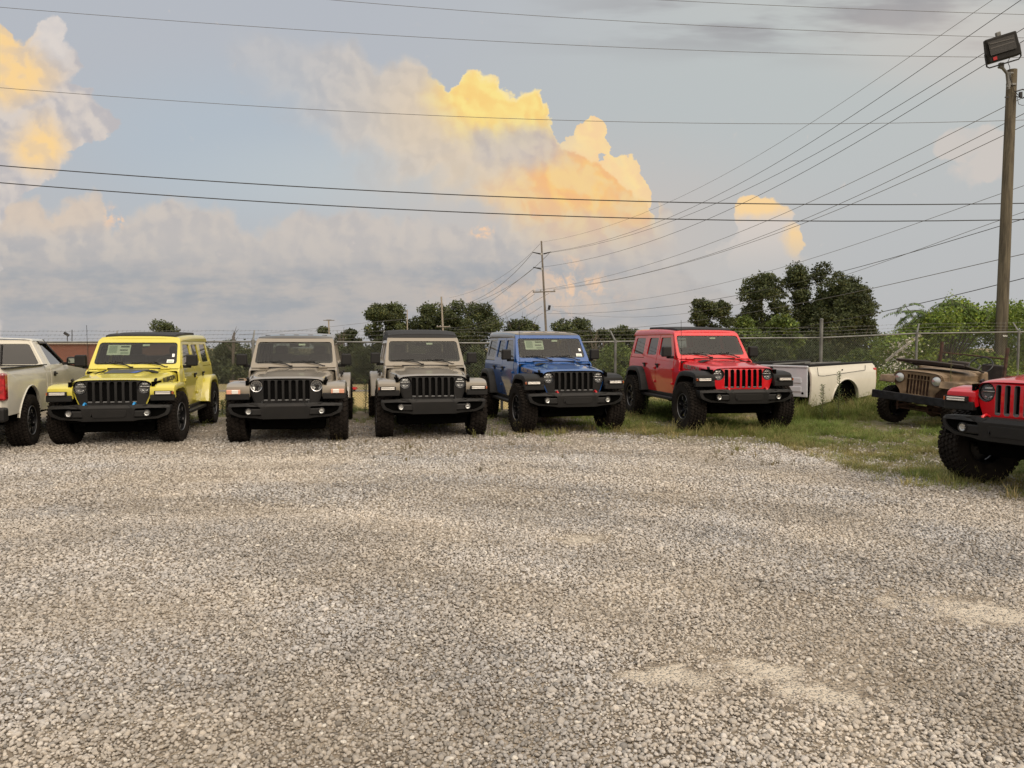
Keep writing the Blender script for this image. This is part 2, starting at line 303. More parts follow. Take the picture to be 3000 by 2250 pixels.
# ------------------------------------------------------------------ mesh helpers
class MB:
    def __init__(s): s.v = []; s.f = []
    def add(s, vs, fs):
        o = len(s.v); s.v += [tuple(v) for v in vs]; s.f += [tuple(i + o for i in f) for f in fs]; return s
    def box(s, c, d, rot=None, top=1.0, topy=None):
        hx, hy, hz = d[0] / 2, d[1] / 2, d[2] / 2; ty = top if topy is None else topy
        vs = [Vector((sx * hx * (top if sz > 0 else 1), sy * hy * (ty if sz > 0 else 1), sz * hz)) for sz in (-1, 1) for sy in (-1, 1) for sx in (-1, 1)]
        if rot is not None:
            R = rot if isinstance(rot, Matrix) else Euler(rot).to_matrix(); vs = [R @ v for v in vs]
        vs = [v + Vector(c) for v in vs]
        return s.add(vs, [(0, 2, 3, 1), (4, 5, 7, 6), (0, 1, 5, 4), (2, 6, 7, 3), (0, 4, 6, 2), (1, 3, 7, 5)])
    def cyl(s, p0, p1, r0, r1=None, n=10, cap=True):
        p0 = Vector(p0); p1 = Vector(p1); r1 = r0 if r1 is None else r1
        d = (p1 - p0).normalized(); a = d.orthogonal().normalized(); b = d.cross(a)
        vs = []
        for p, r in ((p0, r0), (p1, r1)):
            for i in range(n):
                t = 2 * PI * i / n; vs.append(p + a * (r * math.cos(t)) + b * (r * math.sin(t)))
        fs = [(i, (i + 1) % n, n + (i + 1) % n, n + i) for i in range(n)]
        if cap: fs += [tuple(range(n))[::-1], tuple(range(n, 2 * n))]
        return s.add(vs, fs)
    def tube(s, pts, r, n=6, cap=True):
        pts = [Vector(p) for p in pts]; rs = r if isinstance(r, (list, tuple)) else [r] * len(pts)
        vs = []; d0 = (pts[1] - pts[0]).normalized(); a = d0.orthogonal().normalized()
        for i, p in enumerate(pts):
            d = (pts[min(i + 1, len(pts) - 1)] - pts[max(i - 1, 0)]).normalized()
            a = (a - d * a.dot(d)).normalized(); b = d.cross(a)
            for k in range(n):
                t = 2 * PI * k / n; vs.append(p + a * (rs[i] * math.cos(t)) + b * (rs[i] * math.sin(t)))
        fs = [(i * n + k, i * n + (k + 1) % n, (i + 1) * n + (k + 1) % n, (i + 1) * n + k) for i in range(len(pts) - 1) for k in range(n)]
        if cap: fs += [tuple(range(n))[::-1], tuple(range((len(pts) - 1) * n, len(pts) * n))]
        return s.add(vs, fs)
    def lathe(s, prof, n=32, axis='X', c=(0, 0, 0), a0=0.0, a1=2 * PI):
        full = abs(a1 - a0 - 2 * PI) < 1e-6; m = n if full else n + 1; vs = []
        for i in range(m):
            t = a0 + (a1 - a0) * i / n; ct, st = math.cos(t), math.sin(t)
            for (h, r) in prof:
                v = (h, r * ct, r * st) if axis == 'X' else ((r * ct, h, r * st) if axis == 'Y' else (r * ct, r * st, h))
                vs.append((v[0] + c[0], v[1] + c[1], v[2] + c[2]))
        k = len(prof); fs = []
        for i in range(n):
            j = (i + 1) % m
            for q in range(k - 1): fs.append((i * k + q, j * k + q, j * k + q + 1, i * k + q + 1))
        return s.add(vs, fs)
    def torus(s, c, R, r, axis=(0, 0, 1), n=28, m=8):
        ax = Vector(axis).normalized(); a = ax.orthogonal().normalized(); b = ax.cross(a); vs = []
        for i in range(n):
            t = 2 * PI * i / n; d = a * math.cos(t) + b * math.sin(t)
            for k in range(m):
                u = 2 * PI * k / m; vs.append(Vector(c) + d * (R + r * math.cos(u)) + ax * (r * math.sin(u)))
        return s.add(vs, [(i * m + k, ((i + 1) % n) * m + k, ((i + 1) % n) * m + (k + 1) % m, i * m + (k + 1) % m) for i in range(n) for k in range(m)])
    def grid(s, us, vs_, fn, close=False):
        k = len(vs_); vs = [fn(u, v) for u in us for v in vs_]
        return s.add(vs, [(i * k + j, (i + 1) * k + j, (i + 1) * k + j + 1, i * k + j + 1) for i in range(len(us) - 1) for j in range(k - 1)])
    def prism(s, poly, fn0, fn1):
        n = len(poly); vs = [fn0(*p) for p in poly] + [fn1(*p) for p in poly]
        tri = tessellate_polygon([[Vector((p[0], p[1], 0)) for p in poly]])
        fs = [tuple(t) for t in tri] + [tuple(n + i for i in t)[::-1] for t in tri] + [(i, (i + 1) % n, n + (i + 1) % n, n + i) for i in range(n)]
        return s.add(vs, fs)
    def xform(s, M4):
        s.v = [tuple(M4 @ Vector(v)) for v in s.v]; return s
    def mirror(s):
        o = MB(); o.v = [(-a, b, c) for a, b, c in s.v]; o.f = [tuple(reversed(f)) for f in s.f]; return o
    def build(s, name, m, parent=None, smooth=None, bevel=0.0, fix=True, loc=None, kind=None, label=None, rz=None):
        me = bpy.data.meshes.new(name); me.from_pydata(s.v, [], s.f)
        if fix:
            b = bmesh.new(); b.from_mesh(me); bmesh.ops.remove_doubles(b, verts=b.verts, dist=1e-5); bmesh.ops.recalc_face_normals(b, faces=b.faces); b.to_mesh(me); b.free()
        if smooth is not None:
            me.shade_smooth(); me.set_sharp_from_angle(angle=math.radians(smooth))
        return link(name, me, m, parent, bevel, loc, kind, label, rz)
def link(name, me, m, parent=None, bevel=0.0, loc=None, kind=None, label=None, rz=None):
    o = bpy.data.objects.new(name, me); col.objects.link(o)
    if m is not None:
        for k in (m if isinstance(m, (list, tuple)) else [m]): me.materials.append(k)
    if parent is not None: o.parent = parent
    if loc is not None: o.location = loc
    if rz is not None: o.rotation_euler.z = rz
    if bevel:
        md = o.modifiers.new('bevel', 'BEVEL'); md.width = bevel; md.segments = 2; md.limit_method = 'ANGLE'; md.angle_limit = math.radians(40)
    if kind: o['kind'] = kind
    if label: o['label'] = label
    return o
def tag(o, label=None, cat=None, group=None, kind=None):
    if label: o['label'] = label
    if cat: o['category'] = cat
    if group: o['group'] = group
    if kind: o['kind'] = kind
    return o
def thing(name, label, cat, loc=(0, 0, 0), rz=0.0, group=None):
    o = bpy.data.objects.new(name, None); o.empty_display_size = 0.2; col.objects.link(o)
    o.location = loc; o.rotation_euler = (0, 0, rz); return tag(o, label, cat, group)
def rrect(cx, cy, w, h, r, n=4):
    pts = []
    for (sx, sy, a) in ((1, 1, 0), (-1, 1, 90), (-1, -1, 180), (1, -1, 270)):
        for i in range(n + 1):
            t = math.radians(a + 90 * i / n); pts.append((cx + sx * (w / 2 - r) + r * math.cos(t), cy + sy * (h / 2 - r) + r * math.sin(t)))
    return pts
def rpoly(pts, r, n=3):
    out = []; k = len(pts)
    for i in range(k):
        p = Vector(pts[i]); a = Vector(pts[i - 1]) - p; b = Vector(pts[(i + 1) % k]) - p
        rr = min(r, a.length * 0.45, b.length * 0.45); p0 = p + a.normalized() * rr; p1 = p + b.normalized() * rr
        for j in range(n + 1):
            t = j / n; q = p0 * (1 - t) ** 2 + p * 2 * t * (1 - t) + p1 * t * t; out.append((q.x, q.y))
    return out
def circ(cx, cy, r, n=20): return [(cx + r * math.cos(2 * PI * i / n), cy + r * math.sin(2 * PI * i / n)) for i in range(n)]
def plate(name, outer, holes, fn, thick, m, parent, cuts=(), bevel=0.0, smooth=30, loc=None, label=None, kind=None):
    """flat outline with holes, cut along lines, bent by fn(a, b) -> xyz and given thickness along thick (vector or fn)"""
    b = bmesh.new(); es = []
    for lp in [outer] + list(holes):
        vs = [b.verts.new((p[0], p[1], 0)) for p in lp]; es += [b.edges.new((vs[i], vs[(i + 1) % len(vs)])) for i in range(len(vs))]
    bmesh.ops.triangle_fill(b, use_beauty=True, use_dissolve=False, edges=es)
    for (ax, val) in cuts:
        co = (val, 0, 0) if ax == 'a' else (0, val, 0); no = (1, 0, 0) if ax == 'a' else (0, 1, 0)
        bmesh.ops.bisect_plane(b, geom=b.verts[:] + b.edges[:] + b.faces[:], plane_co=co, plane_no=no)
    b.verts.ensure_lookup_table(); b.verts.index_update()
    vs = [(v.co.x, v.co.y) for v in b.verts]; n = len(vs)
    fs = [[v.index for v in f.verts] for f in b.faces]
    rim = [(e.verts[0].index, e.verts[1].index) for e in b.edges if len(e.link_faces) == 1]
    b.free()
    A = [Vector(fn(*p)) for p in vs]; B = [a + Vector(thick(*p) if callable(thick) else thick) for a, p in zip(A, vs)]
    o = MB(); o.v = [tuple(p) for p in A + B]
    o.f = [tuple(f) for f in fs] + [tuple(i + n for i in reversed(f)) for f in fs] + [(i, j, j + n, i + n) for i, j in rim]
    return o.build(name, m, parent, smooth=smooth, bevel=bevel, loc=loc, label=label, kind=kind)

# ------------------------------------------------------------------ wheels
TY = {}
def tyre_mesh(R, W, style='at'):
    key = (R, W, style)
    if key in TY: return TY[key]
    rr = random.Random(5)
    m = MB(); h = W / 2; rim = 0.225
    prof = [(-h * 0.78, rim), (-h * 0.98, rim + 0.05), (-h * 1.02, R * 0.80), (-h * 0.96, R * 0.93), (-h * 0.80, R - 0.018), (0, R - 0.012), (h * 0.80, R - 0.018), (h * 0.96, R * 0.93), (h * 1.02, R * 0.80), (h * 0.98, rim + 0.05), (h * 0.78, rim)]
    m.lathe(prof, 40)
    rows = [(-0.80, 0.30), (-0.40, 0.30), (0.0, 0.30), (0.40, 0.30), (0.80, 0.30)] if style == 'at' else [(-0.74, 0.44), (-0.24, 0.40), (0.24, 0.40), (0.74, 0.44)]
    N = 46 if style == 'at' else 30
    for ri, (xc, xw) in enumerate(rows):
        for i in range(N):
            t = 2 * PI * (i + (ri % 2) * 0.5 + rr.uniform(-.06, .06)) / N; L = 2 * PI * R / N * (0.66 if style == 'at' else 0.62)
            yaw = (0.45 if (i + ri) % 2 else -0.3) if style == 'at' else (0.6 if ri % 2 else -0.6)
            rad = R - (0.008 if abs(xc) > 0.6 else 0.004)
            Mx = Matrix.Rotation(t, 4, 'X') @ Matrix.Translation((xc * h, 0, rad)) @ Matrix.Rotation(yaw, 4, 'Z')
            b = MB().box((0, 0, -0.002), (xw * h * 1.0, L, 0.022), top=0.88); b.xform(Mx); m.add(b.v, b.f)
    for sgn in (-1, 1):                                   # shoulder lugs
        for i in range(N):
            t = 2 * PI * (i + 0.25) / N
            b = MB().box((0, 0, 0), (0.016, 2 * PI * R / N * 0.5, 0.05), top=0.9).xform(Matrix.Rotation(t, 4, 'X') @ Matrix.Translation((sgn * h * 0.985, 0, R * 0.91))); m.add(b.v, b.f)
    me = bpy.data.meshes.new('tyre'); me.from_pydata(m.v, [], m.f); me.shade_smooth(); me.set_sharp_from_angle(angle=math.radians(25)); me.materials.append(M['rubber'])
    TY[key] = me; return me
RM = {}
def rim_mesh(style):
    if style in RM: return RM[style]
    m = MB(); L = MB()
    # outer face towards +X
    m.lathe([(0.125, 0.232), (0.118, 0.222), (-0.02, 0.205), (-0.11, 0.215), (-0.125, 0.232)], 32)
    m.lathe([(0.02, 0.205), (0.012, 0.0)], 32)
    m.cyl((0.02, 0, 0), (0.085, 0, 0), 0.052, 0.045, 14)
    n = {'five': 5, 'eight': 8, 'six': 6}[style]
    for i in range(n):
        a = 2 * PI * i / n; w = {'five': 0.075, 'eight': 0.036, 'six': 0.05}[style]
        b = MB()
        b.add([(0.055, -w * .6, 0.03), (0.055, w * .6, 0.03), (0.095, w * .5, 0.13), (0.095, -w * .5, 0.13), (0.108, w * .62, 0.218), (0.108, -w * .62, 0.218),
               (0.0, -w * .6, 0.03), (0.0, w * .6, 0.03), (0.02, w * .5, 0.13), (0.02, -w * .5, 0.13), (0.04, w * .62, 0.218), (0.04, -w * .62, 0.218)],
              [(0, 1, 2, 3), (3, 2, 4, 5), (0, 3, 9, 6), (3, 5, 11, 9), (1, 7, 8, 2), (2, 8, 10, 4)]).xform(Matrix.Rotation(a, 4, 'X')); m.add(b.v, b.f)
        L2 = MB().box((0.103, 0, 0.165), (0.006, w * 0.35, 0.09), rot=Euler((0, -0.14, 0))).xform(Matrix.Rotation(a, 4, 'X')); L.add(L2.v, L2.f)
    L.torus((0.122, 0, 0), 0.229, 0.006, (1, 0, 0), 32, 6)
    for i in range(5):
        a = 2 * PI * i / 5 + 0.3; L.cyl((0.06, 0.033 * math.cos(a) * 1.6, 0.033 * math.sin(a) * 1.6), (0.088, 0.033 * math.cos(a) * 1.6, 0.033 * math.sin(a) * 1.6), 0.009, n=6)
    def mk(nm, b, mt, sm):
        me = bpy.data.meshes.new(nm); me.from_pydata(b.v, [], b.f); me.shade_smooth(); me.set_sharp_from_angle(angle=math.radians(sm)); me.materials.append(mt); return me
    RM[style] = (mk('rim', m, M['rim'], 35), mk('rim_lip', L, M['rimlip'], 35)); return RM[style]
def wheel(parent, loc, R, W, style, side, steer=0.0, rimstyle='five', rs=1.0):
    e = bpy.data.objects.new('wheel', None); col.objects.link(e); e.parent = parent; e.location = loc
    e.rotation_euler = (random.uniform(0, 6), 0, 0); e.rotation_mode = 'XYZ'
    e.rotation_euler = (0, 0, steer + (0 if side > 0 else PI))
    t = link('tyre', tyre_mesh(R, W, style), None, e); t.rotation_euler.x = random.uniform(0, 6)
    a, b = rim_mesh(rimstyle); r = link('rim', a, None, e); l = link('rim_lip', b, None, e); k = random.uniform(0, 6); r.rotation_euler.x = k; l.rotation_euler.x = k
    for o in (r, l): o.scale = (rs, rs, rs)
    return e

def text_obj(name, body, size, m, parent, loc, rot, extrude=0.001, xs=1.0, bold=0.0):
    c = bpy.data.curves.new(name, 'FONT'); c.body = body; c.size = size; c.extrude = extrude; c.offset = bold; c.align_x = 'CENTER'; c.align_y = 'CENTER'; c.resolution_u = 2
    tmp = bpy.data.objects.new('tmp_text', c); col.objects.link(tmp); bpy.context.view_layer.update()
    me = bpy.data.meshes.new_from_object(tmp.evaluated_get(bpy.context.evaluated_depsgraph_get())); bpy.data.objects.remove(tmp)
    me.materials.clear(); me.materials.append(m); o = bpy.data.objects.new(name, me); col.objects.link(o); o.parent = parent; o.location = loc; o.rotation_euler = rot; o.scale = (xs, 1, 1); return o

# ------------------------------------------------------------------ the boxy off-roader, seen from the front: X right, Y back, Z up, origin under the front axle
def hw(z):                                                 # half width of the tub
    pts = [(0.4, 0.735), (0.55, 0.752), (0.75, 0.776), (0.95, 0.778), (1.15, 0.762), (1.22, 0.745), (1.72, 0.648), (1.85, 0.63)]
    for (a, b), (c, d) in zip(pts, pts[1:]):
        if z <= c: return b + (d - b) * (z - a) / (c - a)
    return pts[-1][1]
def hwy(y, z):                                             # narrower towards the grille
    w = hw(z)
    if y < 0.9: w = w - (0.9 - y) * 0.10
    return w
def arch(yc, zc, r, a0, a1, n=9): return [(yc + r * math.cos(math.radians(a0 + (a1 - a0) * i / n)), zc + r * math.sin(math.radians(a0 + (a1 - a0) * i / n))) for i in range(n + 1)]

def jeep(name, label, loc, yaw, paint, group, flare='paint', grille='black', top='hard_black', R=0.415, W=0.28, tread='at', lift=0.0, lights='led', hooks=None,
         truck=False, sticker=True, rubicon=None, steer=0.0, rimstyle='five', spare=True, track=0.80, decal=False, bumper='steel', tilt=(0, 0), hood='vents', plow=False, quarter='paint', detail=False):
    t = thing(name, label, 'off-road car', loc, yaw, group); t.rotation_euler = (tilt[0], tilt[1], yaw)
    pm = M[paint]; fm = pm if flare == 'paint' else M['black']; L = (0, 0, lift)
    WB = 3.487 if truck else 3.008
    # --- tub panels, left and right
    cutsb = [('b', z) for z in (0.65, 0.8, 0.95, 1.1, 1.18, 1.25, 1.5)]
    for s in (-1, 1):
        fx = lambda y, z, s=s: (s * hwy(y, z), y, z); th = (-s * 0.03, 0, 0)
        plate('cowl_panel', rpoly([(0.42, 0.55), (0.955, 0.50), (0.955, 1.235), (0.80, 1.20), (0.72, 1.16), (0.72, 0.985), (0.42, 0.96)], 0.015), [], fx, th, pm, t, cutsb, loc=L)
        # front door with its window frame
        win = rpoly([(1.10, 1.265), (1.865, 1.265), (1.865, 1.62), (1.345, 1.62)], 0.04, 4)
        d = plate('front_door', rpoly([(0.965, 0.51), (1.935, 0.51), (1.935, 1.685), (1.27, 1.685), (0.965, 1.25)], 0.035), [win], lambda y, z, s=s: (s * (hwy(y, z) + 0.006), y, z), th, pm, t, cutsb, loc=L, bevel=0.006)
        plate('window', [(p[0], p[1]) for p in rpoly([(1.09, 1.255), (1.875, 1.255), (1.875, 1.63), (1.335, 1.63)], 0.03)], [], lambda y, z, s=s: (s * (hwy(y, z) - 0.012), y, z), (-s * 0.005, 0, 0), M['sglass'], d, [('b', 1.4)])
        h = MB().box((s * 0.795, 1.83, 1.075), (0.03, 0.14, 0.035)).box((s * 0.785, 1.83, 1.04), (0.012, 0.10, 0.07)); h.build('handle', M['black'], d, bevel=0.006)
        if not truck:
            win2 = rpoly([(2.02, 1.265), (2.60, 1.265), (2.56, 1.62), (2.02, 1.62)], 0.04, 4); yb = 2.72
            rd = [(1.95, 0.51), (2.40, 0.51)] + arch(WB, 0.42, 0.56, 166, 122, 4) + [(2.72, 0.98), (2.72, 1.685), (1.95, 1.685)]
        else:
            win2 = rpoly([(2.02, 1.265), (2.50, 1.265), (2.50, 1.62), (2.02, 1.62)], 0.04, 4); yb = 2.72
            rd = [(1.95, 0.51), (2.72, 0.51), (2.72, 1.685), (1.95, 1.685)]
        d = plate('rear_door', rpoly(rd, 0.02), [win2], lambda y, z, s=s: (s * (hwy(y, z) + 0.006), y, z), th, pm, t, cutsb, loc=L, bevel=0.006)
        plate('window', rpoly([(2.0, 1.25), (2.62, 1.25), (2.58, 1.635), (2.0, 1.635)], 0.03), [], lambda y, z, s=s: (s * (hwy(y, z) - 0.012), y, z), (-s * 0.005, 0, 0), M['sglass'], d, [('b', 1.4)])
        MB().box((s * 0.798, 2.60 if not truck else 2.62, 1.075), (0.03, 0.13, 0.035)).box((s * 0.785, 2.60, 1.04), (0.012, 0.10, 0.07)).build('handle', M['black'], d, bevel=0.006)
        for hy, hz in ((1.0, 1.0), (1.0, 0.72), (1.985, 1.0), (1.985, 0.72)):
            MB().box((s * 0.79, hy - 0.01, hz), (0.03, 0.07, 0.05)).build('hinge', pm, t, loc=L, bevel=0.006)
        if not truck:
            qp = [(2.735, 0.98), (2.86, 0.96)] + arch(WB, 0.42, 0.56, 100, 20, 5) + [(3.60, 0.56), (3.66, 0.62), (3.66, 1.19), (2.735, 1.19)]
            plate('quarter_panel', rpoly(qp, 0.01), [], fx, th, pm, t, cutsb, loc=L, bevel=0.006)
            qm = M['top_black'] if top == 'hard_black' else pm
            q = plate('hardtop_side', rpoly([(2.735, 1.20), (3.66, 1.20), (3.56, 1.74), (2.735, 1.74)], 0.03), [rpoly([(2.83, 1.27), (3.50, 1.27), (3.43, 1.62), (2.83, 1.62)], 0.05, 4)], fx, th, qm, t, cutsb, loc=L, bevel=0.006)
            plate('window', rpoly([(2.80, 1.24), (3.54, 1.24), (3.47, 1.65), (2.80, 1.65)], 0.03), [], lambda y, z, s=s: (s * (hwy(y, z) - 0.012), y, z), (-s * 0.005, 0, 0), M['sglass'], q, [('b', 1.4)])
        else:
            plate('bed_side', rpoly([(2.95, 0.62), (2.95, 0.62)] [:1] + arch(WB, 0.42, 0.56, 160, 20, 8) + [(4.70, 0.62), (4.74, 0.7), (4.74, 1.20), (2.90, 1.20), (2.90, 0.62)], 0.01), [], fx, th, pm, t, cutsb, loc=L)
        # hood side and rocker step
        MB().box((s * 0.80, 1.70, 0.43), (0.11, 1.75, 0.06)).box((s * 0.74, 1.7, 0.49), (0.04, 1.9, 0.08)).build('side_step', M['black'], t, loc=L, bevel=0.015)
        # flares
        def flare_mb(prof, xin, xout):
            m = MB(); n = len(prof); rings = []
            c = (sum(p[0] for p in prof) / n, 0.55)
            for i, (y, z) in enumerate(prof):
                a = prof[max(i - 1, 0)]; b = prof[min(i + 1, n - 1)]; d = Vector((b[0] - a[0], b[1] - a[1])).normalized(); nn = Vector((-d.y, d.x))
                if nn.dot(Vector((c[0] - y, c[1] - z))) < 0: nn = -nn
                q = lambda k: (y + nn.x * k, z + nn.y * k)
                pts = [(xin, *q(0.0)), (xout - 0.05, *q(0.0)), (xout - 0.012, *q(0.012)), (xout, *q(0.04)), (xout, *q(0.095)), (xout - 0.03, *q(0.10)), (xin, *q(0.06))]
                rings.append([(s * p[0], p[1], p[2]) for p in pts])
            k = 7; m.v = [v for r in rings for v in r]
            m.f = [(i * k + j, (i + 1) * k + j, (i + 1) * k + (j + 1) % k, i * k + (j + 1) % k) for i in range(n - 1) for j in range(k)] + [tuple(range(k)), tuple((n - 1) * k + j for j in range(k))]
            return m
        fp = [(-0.47, 0.78), (-0.49, 0.87), (-0.475, 0.945), (-0.42, 0.985), (-0.25, 1.01), (0.10, 1.015), (0.28, 0.99), (0.42, 0.90), (0.54, 0.74), (0.62, 0.60), (0.64, 0.54)]
        fl = flare_mb(fp, 0.56, 0.925).build('front_fender', fm, t, smooth=40, loc=L)
        # front face of the fender: lamp over a black cap
        MB().box((s * 0.745, -0.475, 0.79), (0.36, 0.075, 0.10)).build('fender_cap', M['black'], fl, bevel=0.012)
        if lights == 'led':
            MB().box((s * 0.765, -0.508, 0.868), (0.27, 0.05, 0.062)).build('marker_lamp', M['black'], fl, bevel=0.006)
            MB().box((s * 0.76, -0.532, 0.880), (0.22, 0.012, 0.016)).box((s * 0.76, -0.532, 0.856), (0.22, 0.012, 0.016)).build('lamp_strip', M['led'], fl, bevel=0.003)
            MB().box((s * 0.900, -0.508, 0.868), (0.03, 0.05, 0.045)).build('amber_lens', M['amber'], fl, bevel=0.004)
        else:
            MB().box((s * 0.80, -0.505, 0.868), (0.21, 0.05, 0.07)).build('marker_lamp', M['signal'], fl, bevel=0.008)
            MB().box((s * 0.775, -0.528, 0.868), (0.10, 0.02, 0.06)).build('lamp_strip', M['led'], fl, bevel=0.006)
        MB().box((s * 0.60, 0.05, 0.86), (0.05, 1.0, 0.36)).build('wheel_liner', M['dark'], t, loc=L)
        rp = [(WB - 0.60, 0.52), (WB - 0.56, 0.66), (WB - 0.48, 0.84), (WB - 0.38, 0.95), (WB - 0.22, 1.01), (WB + 0.20, 1.01), (WB + 0.36, 0.95), (WB + 0.47, 0.80), (WB + 0.52, 0.64)]
        flare_mb(rp, 0.70, 0.925).build('rear_fender', fm, t, smooth=40, loc=L)
        MB().box((s * 0.62, WB, 0.75), (0.06, 1.1, 0.5)).build('wheel_liner', M['dark'], t, loc=L)
        # mirrors
        mm = MB().box((s * 0.90, 1.00, 1.345), (0.185, 0.12, 0.20), top=0.94).build('mirror', M['black'], t, bevel=0.022, loc=L)
        MB().box((s * 0.80, 1.03, 1.235), (0.16, 0.05, 0.05)).build('mirror_arm', M['black'], mm, bevel=0.01)
        MB().box((s * 0.90, 1.063, 1.345), (0.155, 0.004, 0.16)).build('mirror_glass', M['chrome'], mm)
        # hood latch and hinge
        MB().box((s * 0.60, -0.30, 1.035), (0.035, 0.06, 0.11), rot=(0.3, s * 0.25, 0)).box((s * 0.615, -0.33, 0.985), (0.03, 0.05, 0.05)).build('hood_latch', M['black'], t, bevel=0.008, loc=L)
        MB().box((s * 0.50, 0.835, 1.215), (0.15, 0.10, 0.028), rot=(0.12, 0, 0)).build('hood_hinge', pm, t, bevel=0.008, loc=L)
    # --- hood
    def wy(y): return 0.58 + (y + 0.45) * 0.098
    us = [-0.452, -0.450, -0.44, -0.41, -0.34, -0.24, -0.10, 0.05, 0.2, 0.35, 0.5, 0.65, 0.785]
    vs = [-1.0, -0.995, -0.98, -0.94, -0.86, -0.76, -0.66, -0.62, -0.56, -0.3, 0, 0.3, 0.56, 0.62, 0.66, 0.76, 0.86, 0.94, 0.98, 0.995, 1.0]
    def hood_z(y, a):
        base = 1.092 + 0.092 * min(1, max(0, (y + 0.42) / 1.2)) ** 0.8
        if y < -0.34: base -= 0.016 * ((-0.34 - y) / 0.11) ** 3
        z = base - 0.03 * a ** 4
        if a > 0.86: z -= 0.038 * ((a - 0.86) / 0.14) ** 2.2
        bul = min(1, max(0, (0.62 - a) / 0.07)) * min(1, max(0, (y + 0.26) / 0.28))
        return z + 0.026 * bul
    hm = MB().grid(us, vs, lambda y, a: (a * wy(y), y, hood_z(y, abs(a))))
    for s in (-1, 1):
        hm.grid(us, [0, 0.5, 1], lambda y, k, s=s: (s * (wy(y) + 0.004 * k), y, hood_z(y, 1.0) * (1 - k) + k * (0.955 + 0.03 * max(0, y))))
    hood_o = hm.build('hood', pm, t, smooth=38, loc=L)
    if hood == 'vents':
        for s in (-1, 1):
            plate('hood_vent', rpoly([(s * 0.30, 0.28), (s * 0.50, 0.30), (s * 0.47, 0.50), (s * 0.33, 0.46)], 0.03), [], lambda a, y: (a, y, hood_z(y, abs(a) / wy(y)) + 0.004), (0, 0, 0.006), M['black'], hood_o, [('a', s * 0.36), ('b', 0.4)])
    if decal:
        plate('hood_decal', rpoly([(-0.25, 0.02), (0.25, 0.02), (0.30, 0.62), (-0.30, 0.62)], 0.03), [], lambda a, y: (a, y, hood_z(y, abs(a) / wy(y)) + 0.003), (0, 0, 0.002), M['decal'], hood_o, [('a', 0), ('a', -.15), ('a', .15), ('b', 0.2), ('b', 0.4)])
        plate('decal_accent', rpoly([(0.13, 0.03), (0.21, 0.03), (0.25, 0.30), (0.19, 0.30)], 0.02), [], lambda a, y: (a, y, hood_z(y, abs(a) / wy(y)) + 0.006), (0, 0, 0.002), M['decalblue'], hood_o)
    if rubicon:
        rm, sides = rubicon
        for s in sides:
            text_obj('lettering', 'RUBICON', 0.112, M[rm], hood_o, (s * (wy(0.34) + 0.012), 0.34, 1.052), Euler((math.radians(90), math.radians(-3.5 * s), s * (PI / 2) - (0.098 if s > 0 else -0.098)), 'XYZ'), 0.001, 1.2, 0.003)
    MB().grid([0.70, 0.79, 0.87, 0.93], [-1, -0.97, -0.5, 0, 0.5, 0.97, 1], lambda y, a: (a * (hwy(y, 1.2) - 0.004), y, 1.168 + (y - 0.70) * 0.22 - (0.03 if abs(a) == 1 else 0))).build('cowl_top', pm, t, smooth=40, loc=L)
    MB().box((0, 0.84, 1.212), (0.86, 0.06, 0.02)).build('cowl_vent', M['black'], t, loc=L, bevel=0.005)
    # --- grille
    def gy(a, z): return -0.455 + 0.05 * (abs(a) / 0.6) ** 2 + (0.10 * max(0, z - 0.93)) - 0.0
    go = [(-0.42, 0.64), (0.42, 0.64), (0.49, 0.67), (0.545, 0.80), (0.585, 0.93), (0.585, 1.0), (0.55, 1.05), (0.49, 1.07), (-0.49, 1.07), (-0.55, 1.05), (-0.585, 1.0), (-0.585, 0.93), (-0.545, 0.80), (-0.49, 0.67)]
    slots = [rrect(k * 0.1075, 0.877, 0.071, 0.335, 0.024) for k in range(-3, 4)]
    heads = [circ(s * 0.465, 0.952, 0.106) for s in (-1, 1)]
    gm = pm if grille == 'paint' else M['black']
    if grille in ('black', 'allblack'):                                   # painted surround behind a black insert
        plate('grille_surround', rpoly(go, 0.03), [rpoly([(x * 0.955, 0.68 + (z - 0.665) * 0.96) for x, z in go], 0.03)], lambda a, z: (a, gy(a, z) + 0.008, z), (0, 0.05, 0), pm if grille == 'black' else M['black'], t, [('a', 0.3), ('a', -0.3)], loc=L, bevel=0.006)
        gi = [(x * 0.965, 0.674 + (z - 0.665) * 0.975) for x, z in go]
    else: gi = go
    gr = plate('grille', rpoly(gi, 0.03), slots + heads, lambda a, z: (a, gy(a, z) - 0.004, z), (0, 0.05, 0), gm, t, [('b', 0.93)], loc=L, bevel=0.005)
    if detail or grille == 'paint':
        for k in range(-3, 4):
            plate('slot_trim', rrect(k * 0.1075, 0.877, 0.071, 0.335, 0.024), [rrect(k * 0.1075, 0.878, 0.060, 0.322, 0.02)], lambda a, z: (a, gy(a, z) - 0.001, z), (0, 0.04, 0), M['gloss'] if not detail else M['slotgrey'], gr)
    MB().box((0, -0.388, 0.89), (0.74, 0.02, 0.36)).box((0, -0.33, 0.87), (1.08, 0.02, 0.38)).build('grille_mesh', M['meshblack'], gr)
    for k in range(-3, 4):
        MB().box((k * 0.1075, -0.43, 0.726), (0.062, 0.03, 0.022)).build('slot_foot', M['slotgrey'], gr, bevel=0.004)
